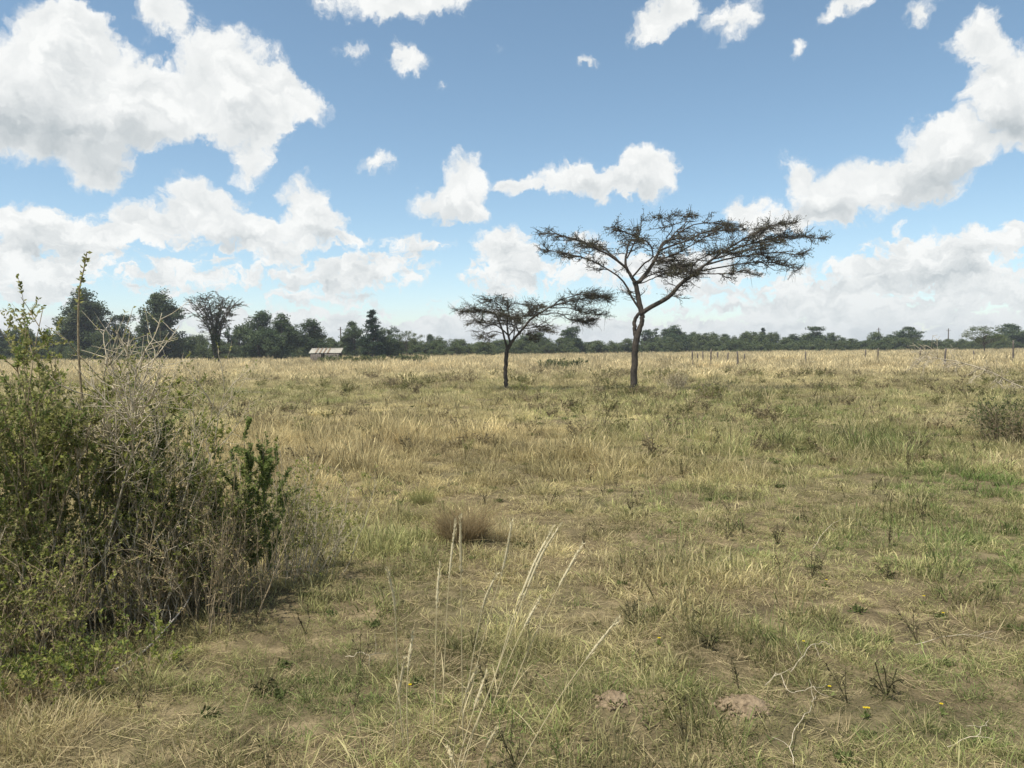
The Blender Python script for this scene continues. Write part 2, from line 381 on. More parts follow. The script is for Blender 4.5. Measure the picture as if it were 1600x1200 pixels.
M_DARK = mat_leaf('dark_leaf', (.05, .075, .038), (.085, .115, .056), (.14, .17, .085), .3)
M_OLIVE = mat_leaf('olive_leaf', (.065, .09, .038), (.11, .138, .06), (.175, .19, .09), .3)
M_CONIFER = mat_leaf('cypress_leaf', (.025, .042, .024), (.042, .065, .036), (.07, .098, .05), .25)
M_GREEN = mat_leaf('shrub_green_leaf', (.13, .175, .05), (.205, .255, .08), (.31, .34, .13), .5)
M_YELLOW = mat_leaf('shrub_yellow_leaf', (.19, .22, .05), (.30, .33, .08), (.44, .44, .15), .5)
M_DULL = mat_leaf('shrub_dull_leaf', (.16, .175, .06), (.26, .265, .095), (.40, .38, .16), .5)
M_DRYLEAF = mat_leaf('dry_leaf', (.19, .14, .075), (.33, .255, .14), (.50, .41, .23), .4)
M_PALE = mat_leaf('pale_straw', (.40, .33, .18), (.56, .48, .29), (.74, .66, .44), .25)
M_STRAW = mat_leaf('straw', (.40, .32, .17), (.58, .49, .29), (.78, .69, .47), .3)

# ------------------------------------------------------------------ ground
def gz(x, y):
    x = np.asarray(x, float); y = np.asarray(y, float); r = np.hypot(x, y)
    z = (fbm(x, y, 0.09, 3, 3) - .5) * .22 * sstep(6, 30, r) + (fbm(x, y, 0.8, 3, 11) - .5) * .10 + (fbm(x, y, 4.5, 3, 21) - .5) * .035 * (1 - sstep(14, 30, r))
    for (px, py, rr, hh) in ((960, 1115, .17, .06), (1165, 1130, .24, .07), (1030, 1095, .14, .05), (720, 850, .35, .06)):
        c = ground_at(px, py); z = z + hh * np.exp(-((x - c[0]) ** 2 + (y - c[1]) ** 2) / rr ** 2)
    return z
def axis(lo_d, hi_d, step, far_lo, far_hi, g=1.12):
    a = list(np.arange(lo_d, hi_d, step)); s = step; v = a[-1]
    while v < far_hi: s *= g; v += s; a.append(v)
    b = []; s = step; v = a[0]
    while v > far_lo: s *= g; v -= s; b.append(v)
    return np.array(b[::-1] + a)
def build_ground():
    xs = axis(-8, 8, .06, -4500, 4500); ys = axis(.6, 11, .06, -4500, 4500)
    X, Y = np.meshgrid(xs, ys); Z = gz(X, Y)
    nx, ny = len(xs), len(ys); idx = np.arange(nx * ny).reshape(ny, nx)
    Fq = np.stack([idx[:-1, :-1], idx[:-1, 1:], idx[1:, 1:], idx[1:, :-1]], -1).reshape(-1, 4)
    me = mesh_data('ground', np.stack([X, Y, Z], -1).reshape(-1, 3), [Fq], M_GROUND, smooth=True)
    tag(link('ground', me), kind='structure', label='dry tan savanna soil with worn bare patches', cat='ground')
build_ground()

# ------------------------------------------------------------------ grass
PROTO = {}
def blades(n, radius, h0, h1, w, lean, curl, rng, head=0.0, segs=3, flat=False):
    r = radius * np.sqrt(rng.random(n)); a = rng.random(n) * 6.283
    base = np.stack([r * np.cos(a), r * np.sin(a), np.full(n, -0.01)], -1)
    h = h0 + (h1 - h0) * rng.random(n) ** 1.3
    az = a + rng.normal(size=n) * 0.9; ln = np.abs(rng.normal(size=n)) * lean + .05
    if flat: ln = 1.25 + .3 * rng.random(n)
    d = np.stack([np.cos(az) * np.sin(ln), np.sin(az) * np.sin(ln), np.cos(ln)], -1)
    side = norm(np.stack([-np.sin(az) + .6 * rng.normal(size=n), np.cos(az) + .6 * rng.normal(size=n), .3 * rng.normal(size=n)], -1))
    pts = [base]; cur = curl * (.4 + rng.random(n)); hz = np.stack([np.cos(az), np.sin(az), np.zeros(n)], -1)
    for i in range(segs):
        pts.append(pts[-1] + d * (h / segs)[:, None])
        d = norm(d + hz * cur[:, None] * .5 - np.array([0, 0, 1.]) * (cur * (.35 if not flat else .05) * (i + 1) / segs)[:, None])
    P = np.stack(pts, 1)
    if flat: P[:, :, 2] = np.maximum(P[:, :, 2], .004) + .02 * rng.random(n)[:, None]
    t = np.linspace(0, 1, segs + 1); wd = w * (1 - t ** 1.5) * (.7 + .6 * rng.random(n))[:, None]
    if head:
        isH = rng.random(n) < head
        wh = np.where(t > .62, 1.8 * w, .5 * w); wh[-1] = .3 * w
        wd = np.where(isH[:, None], wh[None], wd)
    wd = np.maximum(wd, w * .08)
    Lf = P + side[:, None] * wd[:, :, None] * .5; Rt = P - side[:, None] * wd[:, :, None] * .5
    V = np.stack([Lf, Rt], 2).reshape(-1, 3); k = segs + 1
    idx = np.arange(n * k * 2).reshape(n, k, 2)
    Fq = np.stack([idx[:, :-1, 0], idx[:, :-1, 1], idx[:, 1:, 1], idx[:, 1:, 0]], -1).reshape(-1, 4)
    tint = np.repeat(rng.random(n), k * 2)
    return V, Fq, tint
def proto(coll, name, parts, mat):
    V = []; Fs = []; T = []; b = 0
    for v, f, t in parts: V.append(v); Fs.append(f + b); T.append(t); b += len(v)
    me = mesh_data(name, np.concatenate(V), [np.concatenate(Fs)], mat, tint=np.concatenate(T))
    o = bpy.data.objects.new(name, me); coll.objects.link(o)
def scatter(name, pts, rz, tilt, scl, idx, tone, coll, label, cat):
    n = len(pts)
    me = bpy.data.meshes.new(name); me.vertices.add(n); me.vertices.foreach_set('co', np.asarray(pts, np.float32).ravel())
    rot = np.stack([tilt * np.cos(rz * 3.1), tilt * np.sin(rz * 3.1), rz], -1).astype(np.float32)
    for nm, ty, key, val in (('rot', 'FLOAT_VECTOR', 'vector', rot), ('scl', 'FLOAT_VECTOR', 'vector', np.asarray(scl, np.float32)),
                             ('tone', 'FLOAT_VECTOR', 'vector', np.asarray(tone, np.float32))):
        a = me.attributes.new(nm, ty, 'POINT'); a.data.foreach_set(key, val.ravel())
    a = me.attributes.new('idx', 'INT', 'POINT'); a.data.foreach_set('value', np.asarray(idx, np.int32))
    o = link(name, me); tag(o, label, cat, kind='stuff')
    ng = bpy.data.node_groups.new(name + '_scatter', 'GeometryNodeTree')
    ng.interface.new_socket('Geometry', in_out='INPUT', socket_type='NodeSocketGeometry'); ng.interface.new_socket('Geometry', in_out='OUTPUT', socket_type='NodeSocketGeometry')
    N = ng.nodes; L = ng.links
    gi = N.new('NodeGroupInput'); go = N.new('NodeGroupOutput'); ip = N.new('GeometryNodeInstanceOnPoints'); ci = N.new('GeometryNodeCollectionInfo')
    ci.inputs['Collection'].default_value = coll; ci.inputs['Separate Children'].default_value = True; ci.inputs['Reset Children'].default_value = True
    def na(nm, ty):
        q = N.new('GeometryNodeInputNamedAttribute'); q.data_type = ty; q.inputs['Name'].default_value = nm; return q.outputs['Attribute']
    L.new(gi.outputs[0], ip.inputs['Points']); L.new(ci.outputs[0], ip.inputs['Instance']); ip.inputs['Pick Instance'].default_value = True
    L.new(na('idx', 'INT'), ip.inputs['Instance Index'])
    er = N.new('FunctionNodeEulerToRotation'); L.new(na('rot', 'FLOAT_VECTOR'), er.inputs[0]); L.new(er.outputs[0], ip.inputs['Rotation'])
    L.new(na('scl', 'FLOAT_VECTOR'), ip.inputs['Scale']); L.new(ip.outputs[0], go.inputs[0])
    md = o.modifiers.new('scatter', 'NODES'); md.node_group = ng
    return o
def patches(x, y, lst):
    f = np.zeros_like(x)
    for (px, py, rx, ry, s) in lst:
        c = ground_at(px, py); near = ground_at(px, py + ry); far = ground_at(px, max(py - ry, 556)); w = abs(ground_at(px + rx, py)[0] - c[0])
        dy = np.where(y < c[1], c[1] - near[1], far[1] - c[1])
        q = ((x - c[0]) / w) ** 2 + ((y - c[1]) / np.maximum(dy, .1)) ** 2
        f = f + s * np.exp(-q * 1.2)
    return f
GREENP = [(540, 815, 120, 70, 1.0), (470, 1110, 130, 60, 1.0), (400, 1045, 170, 75, 1.0), (520, 950, 80, 50, .5), (330, 1010, 130, 50, .6), (640, 860, 90, 40, .5), (1520, 745, 110, 30, .3), (1420, 700, 130, 30, .1), (1240, 690, 160, 40, .08),
          (1130, 650, 200, 22, .12), (1000, 850, 50, 20, .4), (1500, 1130, 130, 50, .45), (1010, 690, 120, 30, .3), (860, 930, 90, 30, .3), (1180, 880, 120, 30, .25), (1300, 990, 90, 30, .25), (620, 930, 90, 50, .35), (760, 1000, 120, 60, .25), (900, 625, 180, 12, .15)]
BAREP = [(960, 1115, 60, 25, 1.1), (1165, 1125, 80, 30, 1.0), (1400, 860, 200, 25, .55), (1230, 955, 70, 22, .6), (1500, 880, 100, 18, .5), (650, 935, 60, 15, .5), (600, 1170, 140, 25, .7), (830, 760, 60, 12, .5),
         (1350, 960, 90, 25, .5), (880, 1060, 80, 35, .5), (740, 1150, 110, 40, .4), (1100, 800, 80, 15, .4), (820, 840, 60, 15, .6), (1300, 830, 90, 12, .5), (540, 1180, 120, 20, .5)]
DARKP = [(1110, 1030, 95, 50, 1.2), (700, 1040, 75, 45, 1.1), (560, 900, 70, 40, .5), (1190, 620, 60, 10, .5), (1560, 980, 80, 30, .4), (980, 1000, 60, 25, .3)]
def fields(x, y):
    n1 = fbm(x, y, .55, 4, 31); n2 = fbm(x, y, .16, 4, 41); n3 = fbm(x, y, 2.2, 3, 51)
    d = np.hypot(x, y)
    green = .42 + .16 * (1 - sstep(6, 11, y)) + (1.1 * (n1 - .5) + .7 * (n2 - .5)) * (1 - .5 * sstep(9, 16, y)) + patches(x, y, GREENP) * 1.0 - .42 * sstep(22, 60, y) - .25 * np.exp(-(((x + 3.) / 5) ** 2 + ((y - 14) / 7) ** 2))
    bare = patches(x, y, BAREP) * .62 + 1.3 * (n3 - .60) + .3 * (n1 - .5) - .3 * sstep(8, 16, y) - .6 * patches(x, y, GREENP[:6])
    dark = patches(x, y, DARKP) + 1.2 * (fbm(x, y, 1.1, 3, 61) - .58)
    cl = sstep(.40, .68, fbm(x, y, 2.6, 3, 81)); cb = sstep(.42, .66, fbm(x, y, .9, 3, 83))
    hgt = .062 + .012 * sstep(3.2, 5, y) + .045 * sstep(7, 13, y) + .025 * sstep(12, 24, y) + .20 * sstep(32, 62, y) + .06 * np.exp(-(((x + 3.2) / 4) ** 2 + ((y - 13) / 6) ** 2))
    hgt = hgt * (.6 + .9 * cl * (1 - .6 * sstep(30, 50, y)) + .5 * cb)
    return np.clip(green, 0, 1), np.clip(bare, 0, 1), np.clip(dark, 0, 1), hgt
def tones(x, y, rng, green, dark):
    n = len(x)
    straw = np.array([.46, .39, .215]); oliv = np.array([.275, .262, .11]); grn = np.array([.125, .195, .052]); brn = np.array([.35, .28, .145]); gold = np.array([.56, .465, .27])
    g = np.clip(green + .22 * rng.normal(size=n), 0, 1)[:, None]
    base = np.where(g < .5, straw + (oliv - straw) * g * 2, oliv + (grn - oliv) * (g - .5) * 2)
    far = sstep(30, 60, y + 6 * rng.normal(size=n))[:, None]
    base = base * (1 - far) + gold * far
    red = np.clip(1.3 * np.exp(-(((x + 3.2) / 4.5) ** 2 + ((y - 13) / 7) ** 2)) + .8 * (fbm(x, y, .4, 3, 71) - .5), 0, .7)[:, None]
    base = base * (1 - red) + (brn * 1.25) * red
    dk = np.clip(dark, 0, 1)[:, None]
    base = base * (1 - .6 * dk)
    cl = fbm(x, y, 1.7, 3, 87)[:, None]; base = base * (1 + 1.3 * (cl - .5)); c2 = fbm(x, y, .33, 4, 91)[:, None]; base = base * (1 + 1.0 * (c2 - .5) * sstep(8, 20, y)[:, None])
    return 1.16 * base * (.72 + .56 * rng.random(n))[:, None]
def make_grass():
    rng = np.random.default_rng(101)
    bands = [  # y0, y1, tuft radius, blade width, density, blades per tuft
        (1.0, 4.6, .06, .0030, 330, 26), (4.6, 8.0, .08, .0042, 210, 28), (8.0, 16.0, .12, .0055, 75, 38), (16.0, 40.0, .26, .010, 20, 60), (40.0, 185.0, .60, .024, 2.6, 90)]
    HT = [.095, .10, .15, .24, .42]
    for bi, (y0, y1, tr, bw, dens, nb) in enumerate(bands):
        coll = bpy.data.collections.new('grass_tufts_%d' % bi); ht = HT[bi]
        # tuft shapes: 0-4 short, 5-9 medium, 10-13 tall with heads, 14-16 fallen straw
        for k in range(5): proto(coll, 'a%02d' % k, [blades(nb, tr, .35 * ht, 1.0 * ht, bw * (1.35 if bi < 3 else 1), .9 if bi < 3 else .6, 1.5 if bi < 3 else 1.1, rng)], MG)
        for k in range(5): proto(coll, 'b%02d' % k, [blades(nb, tr, .5 * ht, 1.25 * ht, bw * (1.15 if bi < 3 else 1), .62 if bi < 3 else .45, .9, rng, head=.1)], MG)
        for k in range(4): proto(coll, 'c%02d' % k, [blades(int(nb * .8), tr, .7 * ht, 1.8 * ht, bw * .9, .22, .35, rng, head=.5, segs=4)], MG)
        for k in range(3): proto(coll, 'd%02d' % k, [blades(int(nb * .6), tr * 1.6, .08, .22, bw * .9, .5, .35, rng, flat=True)], MG)
        area = .72 * (y1 ** 2 - y0 ** 2) + 3.2 * (y1 - y0)
        n = int(area * dens)
        y = np.sqrt(y0 ** 2 + (y1 ** 2 - y0 ** 2) * rng.random(n)); hw = .72 * y + 1.6; x = (rng.random(n) * 2 - 1) * hw
        green, bare, dark, h = fields(x, y)
        keep = rng.random(n) > bare * (.93 if y1 < 20 else .4)
        x, y, green, bare, dark, h = [q[keep] for q in (x, y, green, bare, dark, h)]; n = len(x)
        q = np.clip(.05 + 1.5 * (h - .1), .015, .8); ps = np.where(y < 16, .24, .03) * (1 - .95 * green); u = rng.random(n)
        idx = np.where(u < ps, 14 + rng.integers(0, 3, n), np.where(rng.random(n) < q, 10 + rng.integers(0, 4, n), np.where(rng.random(n) < (.72 if bi < 2 else .5), rng.integers(0, 5, n), 5 + rng.integers(0, 5, n))))
        s = h / ht * (.65 + .75 * rng.random(n)); s[idx >= 14] = .6 + .8 * rng.random((idx >= 14).sum())
        s = s * (1 - .35 * sstep(13, 18, y) * (1 - sstep(32, 42, y)))
        wid = np.sqrt(s) * (.8 + .4 * rng.random(n))
        sc3 = np.stack([wid, wid, s], -1); fl = idx >= 14
        tone = tones(x, y, rng, green, dark)
        tone[fl] = np.array([.40, .32, .185]) * (.65 + .6 * rng.random(fl.sum()))[:, None]
        pts = np.stack([x, y, gz(x, y)], -1)
        nm = ['near_grass', 'near_grass', 'meadow_grass', 'meadow_grass', 'far_golden_grass'][bi]
        lb = ['short sparse grass with fallen straw over bare soil patches', 'short olive and straw grass beyond the tall stalks', 'mixed tan and olive grass around the low shrubs',
              'knee high dry grass around the two flat topped trees', 'tall pale golden grass reaching to the belt of trees'][bi]
        scatter(nm, pts, rng.random(n) * 6.283, .12 * rng.random(n), sc3, idx, tone, coll, lb, 'grass')
make_grass()
#GRASSONLY

# ------------------------------------------------------------------ trees
def catmull(P, k=4):
    P = np.asarray(P, float); n = len(P)
    Q = np.vstack([2 * P[0] - P[1], P, 2 * P[-1] - P[-2]]); out = []
    for i in range(n - 1):
        p0, p1, p2, p3 = Q[i:i + 4]
        for t in np.linspace(0, 1, k, endpoint=False):
            out.append(.5 * ((2 * p1) + (-p0 + p2) * t + (2 * p0 - 5 * p1 + 4 * p2 - p3) * t ** 2 + (-p0 + 3 * p1 - 3 * p2 + p3) * t ** 3))
    out.append(P[-1]); return np.array(out)
def resample(P, n):
    P = np.asarray(P, float); s = np.concatenate([[0], np.cumsum(np.linalg.norm(np.diff(P, axis=0), axis=1))]); u = np.linspace(0, s[-1], n)
    return np.stack([np.interp(u, s, P[:, i]) for i in range(3)], -1)

def traced_acacia(name, base_px, depth, zoom, trunk, limbs, extra, seed, label, n_sec, n_twig, n_leaf, leaf_len, twr):
    """trunk and limbs are outlines traced on the photograph (zoom = x0, y0, scale); every limb also leans towards or away in depth"""
    rng = np.random.default_rng(seed); x0, y0, sc_ = zoom
    def pt(zx, zy, dy=0.0): return at(x0 + zx / sc_, y0 + zy / sc_, depth) + np.array((0, dy, 0)) * 1.0
    b = at(*base_px, depth); g = float(gz(b[0], b[1])); root = empty(name, (b[0], b[1], g)); org = np.array((b[0], b[1], g))
    tag(root, label, 'tree')
    trunk_g = []
    for pts, rad in trunk:
        P = catmull([pt(*p) for p in pts], 5); r = np.interp(np.linspace(0, 1, len(P)), np.linspace(0, 1, len(rad)), rad)
        P[1:-1] += rng.normal(size=P[1:-1].shape) * .012
        trunk_g.append((P - org, r))
    trunk_g[0][0][0][2] = -.12
    V, Fq = tubes(trunk_g, 9); link('trunk', mesh_data('trunk', V, [Fq], M_BARK, smooth=True), root)
    LB = []
    for pts, r0, r1, dy in limbs:
        n = len(pts); P = catmull([pt(p[0], p[1], dy * (i / (n - 1)) ** 1.2) for i, p in enumerate(pts)], 5)
        P = resample(P, 16); P[1:] += np.cumsum(rng.normal(size=P[1:].shape) * .012, axis=0)
        lo = link('limb', mesh_data('limb', *[q if i == 0 else [q] for i, q in enumerate(tubes([(P - org, np.linspace(r0, r1, 16))], 6))], M_BARK, smooth=True), root)
        LB.append((P - org, r0, r1))
    S = np.stack([p for p, _, _ in LB]); wl = np.array([np.linalg.norm(np.diff(p, axis=0), axis=1).sum() for p in S])
    # side branches spread sideways in flat tiers
    reps = np.maximum(1, (n_sec * wl / wl.sum())).astype(int); SS = np.repeat(S, reps, axis=0)
    pos, dr, k, t = spawn(SS, n_sec, .34, 1.0, 1.0, rng, .8)
    dr = norm(dr * np.array([1, 1, .25]) + np.array([0, 0, .06])); ln = (.40 + .95 * rng.random(n_sec)) * (1.15 - .80 * t)
    B2 = grow(pos, dr, ln, 6, .22, .0, rng); B2[:, 1:, 2] -= (B2[:, 1:, 2] - B2[:, :1, 2]) * .35
    pos, dr, k, t = spawn(B2, n_twig, .12, 1.0, .9, rng)
    dr = norm(dr * np.array([1, 1, .45]) + np.array([0, 0, .05])); B3 = grow(pos, dr, .12 + .36 * rng.random(n_twig), 3, .25, .02, rng)
    nh = max(6, n_twig // 90)                      # a few dead twigs hang down
    pos, dr, k, t = spawn(B2, nh, .2, .9, .7, rng); B4 = grow(pos, norm(dr * .3 - np.array([0, 0, 1.])), .25 + .45 * rng.random(nh), 4, .12, -.1, rng)
    V, Fq = tubes([(B2, taper(len(B2), 7, twr * 2.0, twr)), (B3, taper(len(B3), 4, twr, twr * .55)), (B4, taper(nh, 5, twr * .7, twr * .4))], 4)
    link('twigs', mesh_data('twigs', V, [Fq], M_BARK, smooth=True), root)['kind'] = 'stuff'
    BB = np.concatenate([B3, B3[:, :, :]]); dens = np.repeat(rng.random(len(B3))[None], 1, 0)[0]
    keep = dens > .22; pos, dr, k, t = spawn(B3[keep], n_leaf, .1, 1.05, 1.1, rng)
    pos = pos + rng.normal(size=pos.shape) * np.array([.035, .035, .022])
    V, Fq, T = leaves(pos, norm(dr + np.array([0, 0, .1])), rnd_dir(n_leaf, rng, 1.2), leaf_len * (.6 + .8 * rng.random(n_leaf)), leaf_len * .45, rng, .15)
    link('crown', mesh_data('crown', V, [Fq], M_ACACIA, tint=T), root)['kind'] = 'stuff'
    return root

Z1 = (800, 310, 3.2)
traced_acacia('acacia_tree', (990, 612), 29.0, Z1,
    [([(606, 985), (609, 930), (612, 850), (615, 760), (624, 690), (643, 640), (650, 600), (650, 566)], [.155, .135, .125, .12, .125, .09, .085, .10]),
     ([(622, 700), (612, 650), (613, 610), (630, 582), (650, 566)], [.09, .075, .07, .065, .06])],
    [([(650, 572), (638, 525), (627, 465), (615, 415)], .105, .085, .1),
     ([(615, 420), (600, 398), (572, 352), (564, 322), (574, 270), (580, 225), (602, 205)], .07, .022, .3),
     ([(617, 424), (640, 415), (680, 362), (715, 310), (742, 250), (770, 200), (830, 176), (905, 165)], .085, .025, 1.3),
     ([(735, 262), (800, 236), (880, 208), (955, 166), (1040, 152), (1190, 150)], .045, .015, .2),
     ([(575, 352), (520, 308), (430, 262), (340, 222), (270, 202), (190, 188), (130, 194)], .05, .012, -.9),
     ([(642, 560), (610, 510), (588, 462), (552, 402), (500, 360), (440, 322), (370, 292), (280, 268), (200, 248), (150, 242)], .045, .014, 1.0),
     ([(598, 398), (645, 340), (690, 300), (650, 240), (560, 215), (470, 190)], .035, .012, -2.2),
     ([(590, 385), (560, 320), (500, 250), (440, 205), (400, 185)], .035, .012, 2.2),
     ([(575, 300), (610, 230), (640, 185), (645, 100)], .03, .012, -.4),
     ([(680, 365), (700, 320), (770, 300), (840, 270), (900, 235)], .035, .012, -2.4),
     ([(640, 415), (720, 372), (800, 350), (860, 330), (950, 300)], .03, .012, 1.8),
     ([(640, 425), (700, 395), (740, 385), (790, 395)], .022, .010, -1.4),
     ([(745, 245), (800, 180), (850, 140), (880, 95), (885, 52)], .03, .012, .6),
     ([(770, 200), (800, 150), (760, 110), (745, 95)], .02, .01, -.5),
     ([(830, 176), (900, 130), (1000, 112), (1110, 118), (1180, 125)], .028, .01, 1.0),
     ([(652, 572), (690, 545), (752, 508), (800, 460), (842, 418), (900, 380), (930, 356)], .10, .07, -.2),
     ([(905, 372), (980, 320), (1050, 272), (1120, 236), (1200, 196), (1280, 160), (1370, 152)], .055, .014, -1.1),
     ([(915, 366), (1000, 350), (1080, 336), (1180, 322), (1300, 318), (1380, 332), (1440, 342)], .035, .012, .6),
     ([(960, 335), (1100, 296), (1220, 276), (1350, 268), (1420, 278), (1480, 284)], .04, .012, .2),
     ([(1050, 270), (1150, 242), (1280, 215), (1380, 214), (1440, 235)], .034, .012, -1.8),
     ([(1000, 305), (1100, 270), (1220, 235), (1320, 192), (1410, 165)], .034, .012, 1.9),
     ([(900, 378), (860, 340), (820, 310), (790, 280)], .03, .012, 1.6),
     ([(890, 385), (900, 330), (960, 290), (1040, 310)], .03, .012, -2.4),
     ([(905, 375), (990, 375), (1100, 370), (1160, 365), (1215, 392)], .028, .010, -.8),
     ([(790, 285), (850, 285), (900, 300)], .02, .01, 2.4)],
    None, 11, 'tall flat topped acacia with brown spreading crown and long right limb', 520, 3900, 25000, .058, .0080)
Z2 = (680, 440, 5.3333)
traced_acacia('acacia_tree', (790, 607), 31.0, Z2,
    [([(590, 905), (590, 840), (586, 760), (588, 680), (592, 620), (606, 560), (630, 512)], [.10, .085, .08, .08, .085, .08, .07])],
    [([(628, 518), (604, 440), (592, 350), (600, 250), (592, 180), (588, 115)], .05, .012, .2),
     ([(596, 560), (570, 450), (545, 360), (520, 300), (470, 252), (380, 240), (300, 246), (235, 255)], .045, .010, -.5),
     ([(632, 512), (700, 442), (742, 392), (800, 322), (880, 272), (960, 222), (1080, 182), (1200, 152), (1310, 142), (1420, 152)], .06, .010, .3),
     ([(985, 215), (1150, 236), (1280, 266), (1370, 286)], .025, .008, -.7),
     ([(880, 272), (1000, 262), (1070, 280), (1130, 320), (1290, 352)], .028, .008, .8),
     ([(960, 222), (1060, 150), (1200, 118), (1340, 125), (1400, 160)], .025, .008, -.8),
     ([(920, 300), (950, 370), (980, 430)], .016, .006, -.3),
     ([(600, 440), (520, 372), (400, 332), (310, 330)], .03, .008, .7),
     ([(570, 430), (480, 410), (430, 450), (415, 490)], .022, .006, -.8),
     ([(598, 240), (640, 180), (720, 190), (800, 205), (890, 205)], .025, .008, .6),
     ([(595, 300), (540, 220), (480, 165), (455, 160)], .025, .008, -.6),
     ([(700, 442), (690, 350), (740, 290), (800, 250), (830, 230)], .03, .008, -.9),
     ([(742, 392), (790, 380), (850, 360), (870, 400)], .022, .007, .7),
     ([(640, 500), (660, 400), (640, 330), (700, 280)], .03, .008, 1.0),
     ([(610, 460), (660, 370), (620, 300), (560, 280)], .03, .008, -1.1),
     ([(700, 440), (770, 430), (800, 470)], .02, .006, .3)],
    None, 12, 'smaller acacia with thin trunk and lopsided crown reaching right', 300, 2500, 19000, .050, .0068)

def vase_tree():
    rng = np.random.default_rng(21); y = 82.0; b = at(338, 570, y); g = float(gz(b[0], y)); root = empty('acacia_tree', (b[0], y, g))
    tag(root, 'dark vase shaped thorn tree with bare fan of branches before dark trees', 'tree')
    Ht = at(338, 456, y)[2] - g; n = 26
    a = rng.random(n) * 6.283; st = np.stack([.15 * np.cos(a), .15 * np.sin(a), np.full(n, -.1)], -1)
    u = np.linspace(0, 1, 14)
    sp = (.25 + .75 * rng.random(n)) * 3.0; tz = Ht * (.90 + .09 * rng.random(n)) * (1 - .13 * (sp / 3.0) ** 2)
    prof = .05 * u + .95 * np.clip((u - .40) / .60, 0, 1) ** 1.9
    P = np.stack([st[:, 0, None] + np.cos(a)[:, None] * sp[:, None] * prof, st[:, 1, None] + np.sin(a)[:, None] * sp[:, None] * prof, -.1 + tz[:, None] * u ** .92], -1)
    P[:, 1:] += np.cumsum(rng.normal(size=P[:, 1:].shape) * .05, axis=1)
    V, Fq = tubes([(P, taper(n, 14, .085, .022))], 6); link('trunk', mesh_data('trunk', V, [Fq], M_BARK_FAR, smooth=True), root)
    pos, dr, k, t = spawn(P, 340, .42, 1, .7, rng, .7); dr = norm(dr * np.array([1.2, 1.2, .35])); B2 = grow(pos, dr, .4 + .8 * rng.random(340), 5, .16, .0, rng); B2[:, :, 2] = np.minimum(B2[:, :, 2], Ht * (.985 + .03 * rng.random((340, 1))))
    pos, dr, k, t = spawn(B2, 1300, .1, 1, .8, rng); B3 = grow(pos, dr * np.array([1, 1, .3]), .2 + .4 * rng.random(1300), 3, .2, .0, rng)
    V, Fq = tubes([(B2, taper(340, 6, .028, .016)), (B3, taper(1300, 4, .015, .01))], 4); link('twigs', mesh_data('twigs', V, [Fq], M_BARK_FAR), root)['kind'] = 'stuff'
    pos, dr, k, t = spawn(B3, 4200, .1, 1, 1, rng); V, Fq, T = leaves(pos, dr, rnd_dir(4200, rng, .8), .11, .07, rng)
    # creeper thick round the stems
    m = 2600; h = 3.4 * rng.random(m) ** .8; aa = rng.random(m) * 6.283; rr = (.16 + .07 * h) * rng.random(m) ** .5 + .06
    V2, F2, T2 = leaves(np.stack([rr * np.cos(aa), rr * np.sin(aa), h], -1), rnd_dir(m, rng), rnd_dir(m, rng, .6), .2, .12, rng)
    link('crown', mesh_data('crown', np.concatenate([V, V2]), [np.concatenate([Fq, F2 + len(V)])], M_OLIVE, tint=np.concatenate([T * .6, T2 * .3])), root)['kind'] = 'stuff'
vase_tree()

